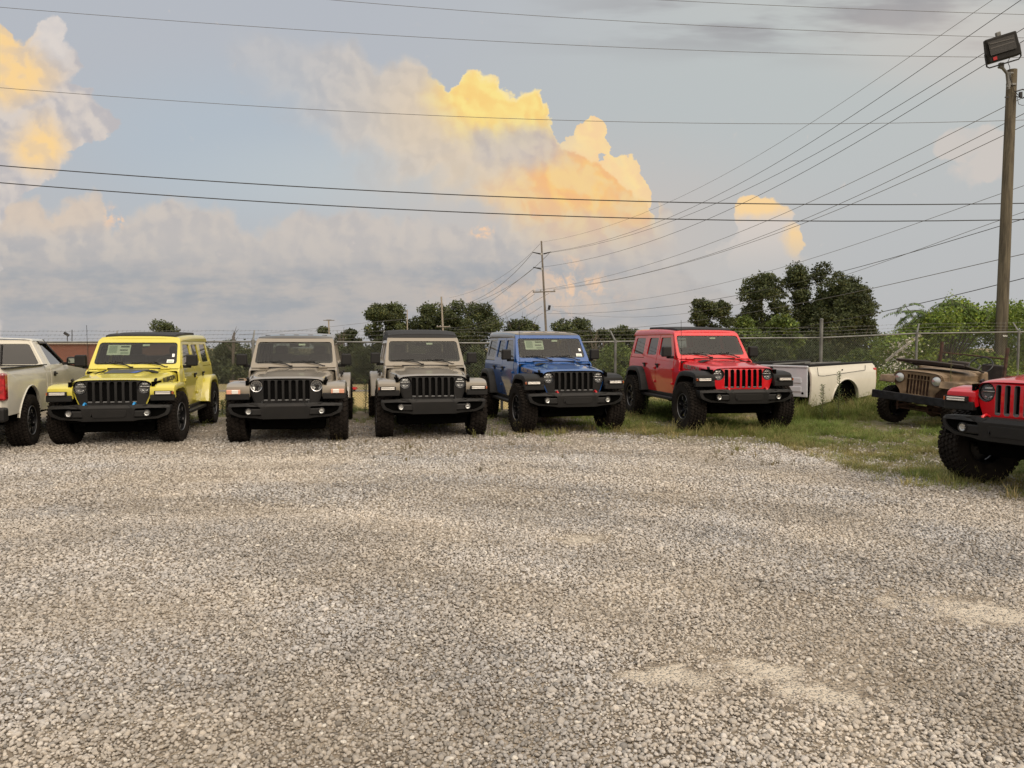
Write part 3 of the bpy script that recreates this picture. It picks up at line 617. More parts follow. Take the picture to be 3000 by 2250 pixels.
    for s in (-1, 1):                                       # headlights
        hx, hz = s * 0.465, 0.952; hy = gy(hx, hz)
        h = MB().lathe([(0.0, 0.107), (-0.008, 0.100), (0.0, 0.091), (0.05, 0.088)], 24, 'Y', (hx, hy, hz)).build('headlight', M['gloss'], t, smooth=40, loc=L)
        if lights == 'led':
            MB().lathe([(0.055, 0.0), (0.05, 0.05), (0.03, 0.089)], 20, 'Y', (hx, hy, hz)).build('reflector', M['lampbowl'], h, smooth=40)
            MB().box((hx, hy + 0.032, hz + 0.012), (0.155, 0.01, 0.012)).box((hx, hy + 0.035, hz + 0.050), (0.09, 0.02, 0.022)).box((hx - 0.03, hy + 0.03, hz - 0.05), (0.03, 0.014, 0.018), rot=(0, 0.6, 0)).box((hx + 0.03, hy + 0.03, hz - 0.05), (0.03, 0.014, 0.018), rot=(0, -0.6, 0)).box((hx, hy + 0.03, hz - 0.062), (0.014, 0.014, 0.012)).build('projector', M['reflector'], h, bevel=0.003)
        else:
            MB().lathe([(0.058, 0.018), (0.050, 0.035), (0.040, 0.055), (0.030, 0.070), (0.006, 0.089)], 11, 'Y', (hx, hy, hz)).build('reflector', M['reflector'], h)
            MB().cyl((hx, hy + 0.06, hz), (hx, hy + 0.015, hz), 0.020, n=10).box((hx, hy + 0.02, hz - 0.045), (0.05, 0.01, 0.03)).build('bulb', M['gloss'], h); MB().torus((hx, hy + 0.004, hz), 0.088, 0.006, (0, 1, 0), 24, 5).build('bezel', M['chrome'], h, smooth=60)
        MB().lathe([(-0.004, 0.0), (0.0, 0.04), (0.008, 0.088)], 24, 'Y', (hx, hy, hz)).build('lens', M['lens'], h, smooth=60)
    # --- bumper
    bo = [(-0.36, 0.445), (0.36, 0.445), (0.44, 0.462), (0.70, 0.475), (0.84, 0.53), (0.875, 0.60), (0.875, 0.678), (0.60, 0.690), (0.40, 0.70), (0.30, 0.685), (-0.30, 0.685), (-0.40, 0.70), (-0.60, 0.690), (-0.875, 0.678), (-0.875, 0.60), (-0.84, 0.53), (-0.70, 0.475), (-0.44, 0.462)]
    def by(a, z): q = abs(a); return -0.675 + 0.26 * max(0, q - 0.35) ** 1.6 + 0.06 * max(0, (0.53 - z)) * 3 + (0.025 if z > 0.655 else 0)
    pk = []
    for s in (-1, 1):
        p = [(0.36, 0.49), (0.68, 0.505), (0.80, 0.56), (0.835, 0.635), (0.62, 0.645), (0.38, 0.64)]
        p = rpoly([(s * a, b) for a, b in (p if s > 0 else p[::-1])], 0.03); pk.append(p)
    bp = plate('front_bumper', rpoly(bo, 0.02), pk, lambda a, z: (a, by(a, z), z), lambda a, z: (0, 0.15, 0), M['black'], t, [('a', k) for k in (-0.7, -0.5, -0.3, 0.3, 0.5, 0.7)] + [('b', 0.645)], bevel=0.012, loc=L)
    MB().box((0, -0.50, 0.682), (1.1, 0.28, 0.02)).build('bumper_deck', M['black'], bp, bevel=0.006)
    if bumper == 'steel':
        plate('winch_cover', rpoly([(-0.21, 0.50), (0.21, 0.50), (0.26, 0.535), (0.26, 0.615), (-0.26, 0.615), (-0.26, 0.535)], 0.03), [], lambda a, z: (a, by(a, z) - 0.006, z), (0, 0.03, 0), M['black'], bp, bevel=0.008)
    for s in (-1, 1):
        MB().box((s * 0.585, by(0.585, .56) + 0.085, 0.555), (0.50, 0.02, 0.17)).build('pocket_back', M['dark'], bp)
        hb = MB().box((s * 0.475, by(0.475, .56) + 0.04, 0.557), (0.24, 0.09, 0.105), top=0.95).build('lamp_housing', M['black'], bp, bevel=0.018)
        f = MB().lathe([(0.03, 0.056), (-0.01, 0.054), (-0.012, 0.042), (-0.004, 0.038)], 18, 'Y', (s * 0.555, by(0.555, .575) - 0.020, 0.567)).build('fog_light', M['gloss'], t, smooth=40, loc=L)
        MB().lathe([(-0.002, 0.0), (-0.001, 0.024), (-0.006, 0.040)], 16, 'Y', (s * 0.555, by(0.555, .575) - 0.020, 0.567)).build('reflector', M['reflector'], f)
        MB().lathe([(-0.016, 0.0), (-0.012, 0.045)], 16, 'Y', (s * 0.555, by(0.555, .575) - 0.020, 0.567)).build('lens', M['lens'], f)
        hk = MB(); hk.tube([(s * 0.355, -0.52, 0.66), (s * 0.355, -0.53, 0.705), (s * 0.355, -0.58, 0.72), (s * 0.355, -0.63, 0.70), (s * 0.355, -0.64, 0.665)], 0.017, 8)
        hk.build('tow_hook', M[hooks] if hooks else M['black'], t, smooth=50, loc=L)
    MB().box((0, -0.20, 0.37), (1.16, 0.34, 0.24), topy=1.2, top=1.05).box((0, -0.50, 0.44), (1.2, 0.16, 0.05)).box((0, 0.1, 0.38), (0.9, 0.8, 0.16 if R > 0.43 else 0.24)).build('skid_shade_block', M['dark'], t, loc=L, bevel=0.02)  # near-black boxes paint in the shade under the bumper; also the front skid
    # --- windscreen
    sl = 0.763; wyf = lambda a, z: (a, 0.872 + (z - 1.265) * sl, z)
    wo = [(-0.735, 1.205), (0.735, 1.205), (0.728, 1.30), (0.665, 1.715), (-0.665, 1.715), (-0.728, 1.30)]
    wh = rpoly([(-0.668, 1.278), (0.668, 1.278), (0.634, 1.655), (-0.634, 1.655)], 0.055, 4)
    ws = plate('windscreen_frame', rpoly(wo, 0.03), [wh], wyf, (0, 0.05, 0.015), pm, t, bevel=0.010, loc=L)
    plate('frit_border', rpoly([(-0.672, 1.272), (0.672, 1.272), (0.638, 1.66), (-0.638, 1.66)], 0.05, 4), [rpoly([(-0.632, 1.315), (0.632, 1.315), (0.608, 1.628), (-0.608, 1.628)], 0.05, 4)], lambda a, z: (a, wyf(a, z)[1] + 0.016, z), (0, 0.003, 0), M['gloss'], ws)
    plate('windscreen', rpoly([(-0.675, 1.27), (0.675, 1.27), (0.64, 1.665), (-0.64, 1.665)], 0.04), [], lambda a, z: (a, wyf(a, z)[1] + 0.010, z), (0, 0.004, 0), M['wglass'], ws)
    wp = lambda a, z, o=-0.02: (a, wyf(a, z)[1] + o, z)
    for x0 in (-0.26, 0.30):
        w = MB(); w.tube([wp(x0 - 0.36, 1.300), wp(x0 + 0.06, 1.318)], 0.010, 5); w.tube([wp(x0 + 0.20, 1.235, -0.03), wp(x0 + 0.12, 1.27, -0.035), wp(x0 - 0.14, 1.312, -0.03)], 0.010, 5)
        w.box(wp(x0 + 0.21, 1.228, -0.02), (0.05, 0.05, 0.035)); w.build('wiper', M['black'], t, loc=L)
    if sticker:
        st = plate('window_sticker', [(-0.50, 1.44), (-0.13, 1.44), (-0.13, 1.615), (-0.50, 1.615)], [], lambda a, z: wp(a, z, 0.022), (0, 0.002, 0), M['paper'], t, loc=L)
        for (a, z, w_, h_, k) in ((-0.41, 1.535, 0.13, 0.12, 'ink2'), (-0.22, 1.585, 0.14, 0.028, 'ink'), (-0.235, 1.525, 0.13, 0.022, 'ink'), (-0.215, 1.475, 0.13, 0.035, 'ink2'), (-0.41, 1.60, 0.12, 0.008, 'ink2')):
            plate('print_block', [(a - w_ / 2, z - h_ / 2), (a + w_ / 2, z - h_ / 2), (a + w_ / 2, z + h_ / 2), (a - w_ / 2, z + h_ / 2)], [], lambda p, q: wp(p, q, 0.0185), (0, 0.001, 0), M[k], st)
        t2 = plate('corner_sticker', [(0.50, 1.305), (0.615, 1.305), (0.615, 1.36), (0.50, 1.36)], [], lambda a, z: wp(a, z, 0.006), (0, 0.002, 0), M['white'], t, loc=L)
        plate('print_block', [(0.515, 1.312), (0.60, 1.312), (0.60, 1.345), (0.515, 1.345)], [], lambda a, z: wp(a, z, 0.004), (0, 0.001, 0), M['ink2'], t2)
        plate('corner_sticker', [(0.575, 1.405), (0.615, 1.405), (0.612, 1.46), (0.572, 1.46)], [], lambda a, z: wp(a, z, 0.006), (0, 0.002, 0), M['white'], t, loc=L)
    plate('mirror_tag', [(0.06, 1.595), (0.175, 1.595), (0.175, 1.63), (0.06, 1.63)], [], lambda a, z: wp(a, z, 0.022), (0, 0.002, 0), M['paper'], t, loc=L)
    # --- roof
    yr = 3.60 if not truck else 2.72
    def roof_fn(y, a):
        q = abs(a); z = 1.735 + 0.03 * (1 - q ** 4) + 0.062 * math.sin(min(1, max(0, (y - 1.24) / (yr - 1.24)) * 1.0) ** 0.75 * PI * 0.62)
        if q > 0.93: z -= 0.055 * ((q - 0.93) / 0.07) ** 2
        if y < 1.25: z -= 0.03
        if y > yr - 0.05: z -= 0.03
        return (a * 0.675, y, z)
    rm_ = {'hard_black': M['top_black'], 'hard_paint': pm, 'sky': pm, 'soft': M['soft']}[top]
    ul = [1.235, 1.262, 1.30, 1.5, 1.8, 2.1, 2.4, yr - 0.3, yr - 0.06, yr]; vl = [-1, -0.985, -0.96, -0.93, -0.8, -0.5, 0, 0.5, 0.8, 0.93, 0.96, 0.985, 1]
    rf = MB().grid(ul, vl, roof_fn)
    for s in (-1, 1): rf.grid(ul, [0, 1], lambda y, k, s=s: (s * (0.675 - 0.006 * k), y, roof_fn(y, 1)[2] * (1 - k) + 1.675 * k))
    rf.grid([0, 1], vl, lambda k, a: (a * 0.675, 1.235, roof_fn(1.235, a)[2] * (1 - k) + 1.69 * k)); rf.grid([0, 1], vl, lambda k, a: (a * 0.675, yr, roof_fn(yr, a)[2] * (1 - k) + 1.67 * k))
    ro = rf.build('roof', rm_, t, smooth=35, loc=L)
    if top == 'sky' or top == 'soft':
        e = 0.58 if top == 'sky' else 0.66; ex = 0.034 if top == 'sky' else 0.03
        MB().grid([1.27, 1.28, 1.30, 1.5, 1.7, 1.95, 2.2, yr - 0.75 if not truck else yr - .05, yr - 0.72 if not truck else yr - 0.03], [-1, -0.98, -0.9, -0.5, 0, 0.5, 0.9, 0.98, 1],
                  lambda y, a: (a * e, y, roof_fn(y, a * e / 0.675)[2] + (ex + (0.006 * math.sin(y * 9)) if abs(a) < 0.99 and 1.275 < y else -0.01) + (0.03 if top == 'soft' and y > 1.4 else 0))).build('sunroof' if top == 'sky' else 'soft_top', M['soft'], ro, smooth=40)
    if top == 'hard_black':
        for k in range(5): MB().box((-0.50 + k * 0.25, 1.42, roof_fn(1.42, (-0.50 + k * 0.25) / .675)[2] - .001), (0.09, 0.03, 0.012)).build('roof_rib', rm_, ro, bevel=0.004)
        MB().grid([1.74, 1.752], [-.97, -.5, 0, .5, .97], lambda y, a: (a * .675, y, roof_fn(y, a)[2] + .003)).build('roof_seam', M['dark'], ro)
    # --- back
    yb = 3.66 if not truck else 2.74
    plate('tailgate' if not truck else 'cab_back', [(-0.74, 0.55), (0.74, 0.55), (0.755, 1.2), (0.64, 1.72), (-0.64, 1.72), (-0.755, 1.2)], [rpoly([(-0.60, 1.28), (0.60, 1.28), (0.55, 1.63), (-0.55, 1.63)], 0.05)], lambda a, z: (a, yb - 0.19 * max(0, z - 1.2) - 0.01, z), (0, -0.04, 0), pm if top != 'hard_black' else M['top_black'], t, loc=L)
    plate('rear_window', rpoly([(-0.61, 1.27), (0.61, 1.27), (0.56, 1.64), (-0.56, 1.64)], 0.05), [], lambda a, z: (a, yb - 0.19 * max(0, z - 1.2) - 0.02, z), (0, -0.005, 0), M['wglass'], t, loc=L)
    if truck:
        MB().box((0, 4.72, 0.92), (1.50, 0.04, 0.55)).build('tailgate', pm, t, loc=L, bevel=0.01); MB().box((0, 3.8, 0.72), (1.46, 1.85, 0.04)).build('bed_floor', M['dark'], t, loc=L)
    elif spare:
        w = wheel(t, (0.0, 3.86, 1.0 + lift), R, W, tread, 1, rimstyle=rimstyle); w.name = 'spare_wheel'; w.rotation_euler = (0, 0, PI / 2)
    for s in (-1, 1):
        lp = MB().box((s * 0.70, yb + (0.02 if not truck else 2.0), 0.98), (0.12, 0.07, 0.24)).build('tail_light', M['redlens'], t, loc=L, bevel=0.012)
    MB().box((0, (3.82 if not truck else 4.86), 0.60), (1.55, 0.18, 0.16)).build('rear_bumper', M['black'], t, loc=L, bevel=0.02)
    # --- cabin
    MB().box((0, 1.12, 1.17), (1.40, 0.38, 0.16)).box((0, 1.30, 1.10), (1.38, 0.10, 0.26)).build('dashboard', M['seat'], t, loc=L, bevel=0.03)
    for s in (-1, 1):
        sm = MB().box((s * 0.36, 1.95, 0.82), (0.50, 0.52, 0.20)).box((s * 0.36, 2.22, 1.14), (0.48, 0.16, 0.60), rot=(-0.22, 0, 0), top=0.85).box((s * 0.36, 2.30, 1.50), (0.24, 0.10, 0.17)).build('seat', M['seat'], t, loc=L, bevel=0.05)
    MB().box((0, 2.95 if not truck else 2.6, 1.10), (1.15, 0.14, 0.60), rot=(-0.2, 0, 0)).build('rear_seat', M['seat'], t, loc=L, bevel=0.04)
    rb = MB()
    for y in (2.02, 2.55): rb.tube([(-0.62, y, 1.15), (-0.57, y, 1.60), (-0.50, y, 1.67), (0.50, y, 1.67), (0.57, y, 1.60), (0.62, y, 1.15)], 0.03, 6)
    rb.build('roll_bar', M['seat'], t, loc=L)
    swm = MB().torus((0.37, 1.44, 1.24), 0.19, 0.015, (0, -0.85, 0.5)); swm.tube([(0.20, 1.44, 1.24), (0.54, 1.44, 1.24)], 0.02, 6); swm.box((0.37, 1.43, 1.23), (0.13, 0.05, 0.1)); swm.build('steering_wheel', M['seat'], t, loc=L, smooth=60)
    MB().box((0, 1.32, 1.60), (0.23, 0.03, 0.07)).build('rear_view_mirror', M['black'], t, loc=L, bevel=0.01)
    # --- underside
    ub = MB().box((0, 1.55, 0.50), (1.40, 3.3, 0.12)).box((0, 0.35, 0.74), (1.06, 1.05, 0.38)).box((0, 1.0, 0.8), (1.3, 0.12, 0.55)).box((-0.42, 1.5, 0.42), (0.09, 4.0, 0.12)).box((0.42, 1.5, 0.42), (0.09, 4.0, 0.12))
    ub.build('chassis', M['dark'], t, loc=L)
    for y in (0.0, WB):
        a = MB().cyl((-track, y, R), (track, y, R), 0.045, n=10).lathe([(-0.12, 0.03), (-0.09, 0.11), (0, 0.15), (0.09, 0.11), (0.12, 0.03)], 14, 'Y', (0.18 if y == 0 else 0, y, R)); a.build('axle', M['dark'], t, smooth=45)
    for s in (-1, 1):
        MB().cyl((s * 0.55, 0.12, R), (s * 0.50, 0.05, 0.95), 0.03).cyl((s * 0.52, 0.0, R), (s * 0.52, 0.0, 0.85), 0.06).build('shock_absorber', M['dark'], t)
        wheel(t, (s * track, 0, R), R, W, tread, s, steer, rimstyle); wheel(t, (s * track, WB, R), R, W, tread, s, 0, rimstyle)
    if detail or rubicon:
        MB().tube([(-0.70, 0.72, 1.15), (-0.71, 0.74, 1.95)], 0.004, 4).box((-0.70, 0.72, 1.15), (0.03, 0.05, 0.04)).build('antenna', M['black'], t, loc=L)
    return t

M['decal'] = mat('matte_decal', (0.05, 0.055, 0.065), 0.45); M['decalblue'] = mat('decal_blue', (0.05, 0.12, 0.45), 0.4)
M['slotgrey'] = mat('slot_grey', (0.11, 0.11, 0.112), 0.45); M['meshblack'] = mat('grille_mesh', (0.004, 0.004, 0.004), 0.8, bump=0.5, bscale=120, spec=0.05)
M['hookblue'] = mat('blue_hook', (0.02, 0.22, 0.50), 0.4); M['hookred'] = mat('red_hook', (0.40, 0.012, 0.015), 0.4)
M['letter'] = mat('black_lettering', (0.018, 0.018, 0.02), 0.5); M['lettersilver'] = mat('silver_lettering', (0.30, 0.24, 0.20), 0.35, 0.4)
R_ = math.radians
GJ = 'row of boxy off-roaders along the fence'
def vehicles():
    jeep('off_roader', 'yellow four-door off-roader with black soft roof and blue tow hooks, beside the white pickup', (-6.34, 12.44, 0), R_(11.4), 'yellow', GJ, top='sky', lift=-0.03, hooks='hookblue', decal=True, rubicon=('letter', (1, -1)), rimstyle='five', track=0.80, steer=R_(-4))
    jeep('off_roader', 'tan off-road pickup with bright round headlights and hard roof, beside the yellow off-roader', (-3.69, 12.73, 0), R_(10.5), 'tan', GJ, top='hard_black', lift=-0.02, truck=True, sticker=False, tread='mt', lights='halogen', rimstyle='eight', bumper='plain', hood='plain', grille='allblack')
    jeep('off_roader', 'tan off-road pickup with black fabric top, next to the blue off-roader', (-1.43, 13.42, 0), R_(12.4), 'tan', GJ, top='soft', lift=-0.005, truck=True, sticker=False, tread='mt', rimstyle='eight', bumper='plain', hood='plain', grille='allblack')
    jeep('off_roader', 'blue off-roader with black fenders, red tow hooks and a windscreen price sheet', (1.00, 14.14, 0), R_(13.7), 'blue', GJ, flare='black', top='hard_black', R=0.445, W=0.30, lift=0.05, hooks='hookred', rubicon=('lettersilver', (-1,)), rimstyle='six', track=0.83, steer=R_(3))
    jeep('off_roader', 'red four-door off-roader with black fenders standing whole in the grass, next to the blue one', (4.06, 14.16, 0.02), R_(9.5), 'red', GJ, flare='black', grille='paint', top='sky', R=0.445, W=0.30, lift=0.085, hooks='red', sticker=False, rubicon=('lettersilver', (-1,)), rimstyle='six', track=0.84, steer=R_(2))
    jeep('off_roader', 'red off-roader with red fenders, nearest the camera, cut off by the right edge', (5.82, 8.22, 0), R_(-67.7), 'red', 'row of boxy off-roaders along the fence', grille='paint', top='sky', R=0.445, W=0.31, lift=0.125, hooks='red', sticker=False, detail=True, rimstyle='six', track=0.83, steer=R_(-14))
    old_jeep(); pickup(); loose_bed()

def old_jeep():
    t = thing('old_off_roader', 'rusty brown vintage off-roader with folded windscreen, overgrown behind the nearest red off-roader', 'off-road car', (8.0, 14.9, -0.02), R_(-54)); t.rotation_euler = (0, R_(5.0), R_(-54))
    pm = M['olive']; tubs = MB()
    z0 = 0.0
    # grille plate with nine upright bars and round lamps
    go = [(-0.30, 0.60), (0.30, 0.60), (0.34, 0.72), (0.47, 0.86), (0.48, 0.98), (0.45, 1.055), (0.38, 1.085), (-0.38, 1.085), (-0.45, 1.055), (-0.48, 0.98), (-0.47, 0.86), (-0.34, 0.72)]
    slots = [rrect(k * 0.062, 0.845, 0.046, 0.37, 0.012) for k in range(-3, 4)]
    heads = [circ(s * 0.345, 0.955, 0.092) for s in (-1, 1)]
    g = plate('grille', rpoly(go, 0.03), slots + heads, lambda a, z: (a, -0.42, z), (0, 0.03, 0), pm, t, bevel=0.004)
    MB().box((0, -0.33, 0.84), (0.6, 0.03, 0.46)).build('radiator', M['rust'], t)
    MB().box((0, -0.425, 0.95), (0.44, 0.012, 0.012)).build('crossbar', pm, g)
    for s in (-1, 1):
        h = MB().lathe([(-0.02, 0.098), (-0.03, 0.09), (0.0, 0.086), (0.06, 0.08)], 22, 'Y', (s * 0.345, -0.42, 0.955)).build('headlight', M['rust'], t, smooth=40)
        MB().lathe([(-0.045, 0.0), (-0.04, 0.04), (-0.02, 0.088)], 22, 'Y', (s * 0.345, -0.42, 0.955)).build('lens', M['oldlens'], h, smooth=60)
        # front wing: flat top and short drop
        w = MB().box((s * 0.57, -0.02, 0.955), (0.30, 0.86, 0.025)).box((s * 0.715, -0.02, 0.925), (0.02, 0.86, 0.07)).box((s * 0.57, -0.46, 0.90), (0.30, 0.03, 0.13), rot=(-0.4, 0, 0)); w.build('front_wing', pm, t, bevel=0.008)
        MB().box((s * 0.60, 0.85, 0.78), (0.04, 0.12, 0.5)).box((s * 0.72, 1.75, 0.75), (0.03, 1.75, 0.44)).build('body_side', pm, t, bevel=0.01)
        wheel(t, (s * 0.62, 0, 0.37), 0.37, 0.20, 'mt', s, R_(-12), 'five', 0.92); wheel(t, (s * 0.62, 2.03, 0.37), 0.37, 0.20, 'mt', s, 0, 'five', 0.92)
    # bonnet
    us = [-0.44, -0.40, -0.30, -0.1, 0.2, 0.5, 0.78]; vs = [-1, -0.96, -0.88, -0.7, -0.4, 0, 0.4, 0.7, 0.88, 0.96, 1]
    wf = lambda y: 0.43 + (y + 0.44) * 0.10
    hf = lambda y, a: 1.10 + 0.02 * (y + .44) - 0.02 * a * a - (0.05 * max(0, abs(a) - 0.86) / 0.14 if abs(a) > 0.86 else 0)
    hm = MB().grid(us, vs, lambda y, a: (a * wf(y), y, hf(y, a)))
    for s in (-1, 1): hm.grid(us, [0, 1], lambda y, k, s=s: (s * wf(y), y, hf(y, 1) * (1 - k) + k * 0.885))
    hm.build('bonnet', pm, t, smooth=40)
    MB().box((0, 0.92, 0.98), (1.30, 0.28, 0.30), top=0.94).build('cowl', pm, t, bevel=0.03)
    MB().box((0, 1.9, 0.55), (1.36, 1.9, 0.06)).box((0, 2.8, 0.78), (1.36, 0.04, 0.40)).build('floor', M['rust'], t)
    MB().box((0, 0.3, 0.72), (0.5, 1.0, 0.4)).build('engine', M['rust'], t)
    # windscreen frame folded forward over the bonnet
    fr = MB(); zb = 1.15
    for s in (-1, 1): fr.tube([(s * 0.62, 0.80, zb - 0.02), (s * 0.63, 0.55, zb + 0.03), (s * 0.63, -0.03, zb + 0.12)], 0.022, 6)
    fr.tube([(-0.63, -0.05, zb + 0.12), (0, -0.07, zb + 0.135), (0.63, -0.05, zb + 0.12)], 0.026, 6); fr.tube([(-0.62, 0.52, zb + 0.03), (0.62, 0.52, zb + 0.03)], 0.024, 6); fr.box((0, -0.03, zb + 0.10), (1.24, 0.05, 0.03)).box((0, 0.25, zb + 0.085), (0.04, 0.52, 0.03))
    fr.build('windscreen_frame', M['rustdark'], t, smooth=50)
    plate('windscreen', [(-0.6, 0.0), (0.6, 0.0), (0.6, 0.5), (-0.6, 0.5)], [], lambda a, y: (a, y, zb + 0.11 - 0.14 * y), (0, 0, 0.004), M['sglass'], t)
    # bumper beam, frame horns, axle, springs
    MB().box((0, -0.66, 0.60), (1.46, 0.06, 0.15)).build('front_bumper', M['oldblack'], t, bevel=0.008)
    a = MB().cyl((-0.6, 0, 0.37), (0.6, 0, 0.37), 0.04).lathe([(-0.13, 0.03), (-0.09, 0.11), (0, 0.14), (0.09, 0.11), (0.12, 0.03)], 14, 'Y', (0.15, 0, 0.37)); a.build('axle', M['rust'], t, smooth=45)
    for s in (-1, 1):
        sp = MB()
        for k in range(5): sp.tube([(s * 0.34, -0.42 + k * 0.07, 0.50 - k * 0.012), (s * 0.34, 0, 0.42 - k * 0.012), (s * 0.34, 0.42 - k * 0.07, 0.50 - k * 0.012)], 0.012, 4)
        sp.box((s * 0.34, -0.2, 0.56), (0.06, 0.95, 0.08)).build('leaf_spring', M['rust'], t)
        MB().cyl((s * 0.45, -0.20, 0.30), (s * 0.45, -0.22, 0.62), 0.02).build('shock_absorber', M['rust'], t)
    MB().tube([(-0.5, -0.12, 0.33), (0.5, -0.12, 0.33)], 0.014).tube([(0.3, -0.2, 0.52), (-0.4, -0.15, 0.40)], 0.014).build('steering_rod', M['rust'], t)
    sw = MB().torus((0.34, 1.32, 1.22), 0.215, 0.014, (0, -0.75, 0.65)); 
    for k in range(3):
        an = k * 2.094 + 0.5; ax = Vector((1, 0, 0)) * math.cos(an) + Vector((0, .65, .75)) * math.sin(an); sw.tube([(0.34, 1.32, 1.22), tuple(Vector((0.34, 1.32, 1.22)) + ax * 0.21)], 0.010, 5)
    sw.tube([(0.34, 1.32, 1.22), (0.34, 0.95, 0.90)], 0.022, 6); sw.build('steering_wheel', M['gloss'], t, smooth=60)
    rb = MB(); rb.tube([(-0.55, 1.55, 0.6), (-0.55, 1.55, 1.62)], 0.035, 6).tube([(0.62, 1.75, 0.6), (0.62, 1.75, 1.60)], 0.035, 6).tube([(-0.55, 1.55, 1.40), (0.62, 1.75, 1.38)], 0.016, 5); rb.build('roll_post', M['rust'], t, smooth=50)
    for s in (-1, 1): MB().box((s * 0.33, 1.7, 0.86), (0.42, 0.40, 0.1)).box((s * 0.33, 1.93, 1.05), (0.42, 0.08, 0.36)).build('seat', M['rustdark'], t, bevel=0.03)

def pickup():
    t = thing('pickup_truck', 'cream white single-cab pickup cut off by the left edge, seen from behind', 'pickup truck', (-8.20, 10.72, 0), R_(16.5))
    pm = M['cream_white']
    def wx(y, z):
        w = 0.985 if z < 1.06 else 0.985 - (z - 1.06) * 0.10
        if z < 0.85: w -= (0.85 - z) * 0.10
        if z > 1.24: w = 0.955 - (z - 1.24) * 0.42
        if y > 4.6: w -= (y - 4.6) ** 2 * 0.30
        if y < 0.15: w -= (0.15 - y) ** 2 * 2.2
        return w
    cz = [('b', z) for z in (0.7, 0.85, 1.0, 1.06, 1.15, 1.24, 1.30, 1.5, 1.65)] + [('a', y) for y in (0.05, 0.1, 0.15, 4.6, 4.8, 5.0, 5.15)]
    for s in (-1, 1):
        fx = lambda y, z, s=s: (s * wx(y, z), y, z); th = (-s * 0.03, 0, 0)
        ar = arch(1.18, 0.44, 0.50, 175, 5, 12)
        plate('bed_side', [(0.0, 0.62), (0.02, 0.56), (0.68, 0.56)] + ar + [(1.68, 0.52), (2.03, 0.50), (2.03, 1.285), (0.0, 1.285)], [], fx, th, pm, t, cz, bevel=0.004)
        lip = arch(1.18, 0.44, 0.515, 175, 5, 14); MB().tube([(s * (wx(y, z) + 0.004), y, z) for y, z in lip], 0.010, 6).build('arch_lip', pm, t, smooth=60)
        # cab: side, door, window
        d = plate('door', rpoly([(2.30, 0.50), (3.42, 0.50), (3.42, 1.24), (3.30, 1.30), (2.86, 1.765), (2.30, 1.80)], 0.03), [rpoly([(2.42, 1.28), (3.24, 1.28), (2.83, 1.70), (2.46, 1.72)], 0.04, 4)], lambda y, z, s=s: (s * (wx(y, z) + 0.004), y, z), th, pm, t, cz, bevel=0.006)
        plate('window', rpoly([(2.40, 1.26), (3.28, 1.26), (2.84, 1.72), (2.44, 1.74)], 0.03), [], lambda y, z, s=s: (s * (wx(y, z) - 0.012), y, z), (-s * 0.005, 0, 0), M['truckglass'], d, [('b', 1.5)])
        MB().tube([(s * (wx(2.44, 1.74) + 0.012), 2.42, 1.735), (s * (wx(2.8, 1.73) + 0.012), 2.80, 1.725), (s * (wx(2.95, 1.6) + 0.014), 2.98, 1.56), (s * (wx(3.2, 1.36) + 0.016), 3.24, 1.31)], 0.030, 5).build('rain_guard', M['gloss'], d, smooth=60)
        MB().box((s * 1.005, 2.48, 1.10), (0.03, 0.15, 0.035)).box((s * 0.995, 2.48, 1.10), (0.02, 0.08, 0.09)).build('handle', M['black'], d, bevel=0.008)
        plate('cab_corner', rpoly([(2.05, 0.50), (2.285, 0.50), (2.285, 1.80), (2.16, 1.79), (2.05, 1.28)], 0.02), [], fx, th, pm, t, cz)
        plate('front_fender', [(3.435, 0.50), (3.72, 0.50)] + arch(4.28, 0.42, 0.50, 175, 10, 12) + [(5.10, 0.55), (5.20, 0.75), (5.10, 1.04), (4.6, 1.12), (3.435, 1.23)], [], fx, th, pm, t, cz)
        MB().box((s * 0.70, 1.18, 0.75), (0.4, 1.1, 0.62)).build('wheel_liner', M['dark'], t)
        m_ = MB().box((s * 1.13, 3.16, 1.34), (0.24, 0.12, 0.17), top=0.9).build('mirror', M['black'], t, bevel=0.035); MB().box((s * 1.0, 3.17, 1.28), (0.12, 0.06, 0.06)).build('mirror_arm', M['black'], m_); MB().box((s * 1.13, 3.096, 1.34), (0.15, 0.004, 0.10)).build('mirror_glass', M['mirrordark'], m_)
        tl = MB().box((s * 0.925, 0.035, 1.0), (0.13, 0.16, 0.42)).build('tail_light', M['redlens'], t, bevel=0.03)
        wheel(t, (s * 0.86, 1.18, 0.40), 0.405, 0.28, 'at', s, 0, 'eight'); wheel(t, (s * 0.86, 4.28, 0.40), 0.405, 0.28, 'at', s, 0, 'eight')
        MB().box((s * 0.88, -0.10, 0.60), (0.28, 0.20, 0.20)).build('bumper_corner', M['black'], t, bevel=0.03)
        MB().box((s * 0.955, 1.05, 1.292), (0.07, 2.0, 0.018)).build('rail_cap', M['black'], t, bevel=0.005)
    MB().box((0, -0.10, 0.60), (1.5, 0.18, 0.18)).build('rear_bumper', M['chrome'], t, bevel=0.03)
    MB().box((0, 0.02, 0.98), (1.70, 0.05, 0.60)).build('tailgate', pm, t, bevel=0.02)
    MB().box((0, 1.05, 0.78), (1.8, 2.0, 0.05)).build('bed_floor', M['dark'], t)
    # cab back with window, roof, third brake light
    bk = lambda a, z: (a, 2.06 + 0.20 * max(0, z - 1.24), z)
    plate('cab_back', [(-0.95, 0.6), (0.95, 0.6), (0.955, 1.24), (0.72, 1.79), (-0.72, 1.79), (-0.955, 1.24)], [rpoly([(-0.86, 1.295), (0.86, 1.295), (0.70, 1.70), (-0.70, 1.70)], 0.05, 4)], bk, (0, 0.04, 0), pm, t, [('b', 1.24)], bevel=0.01)
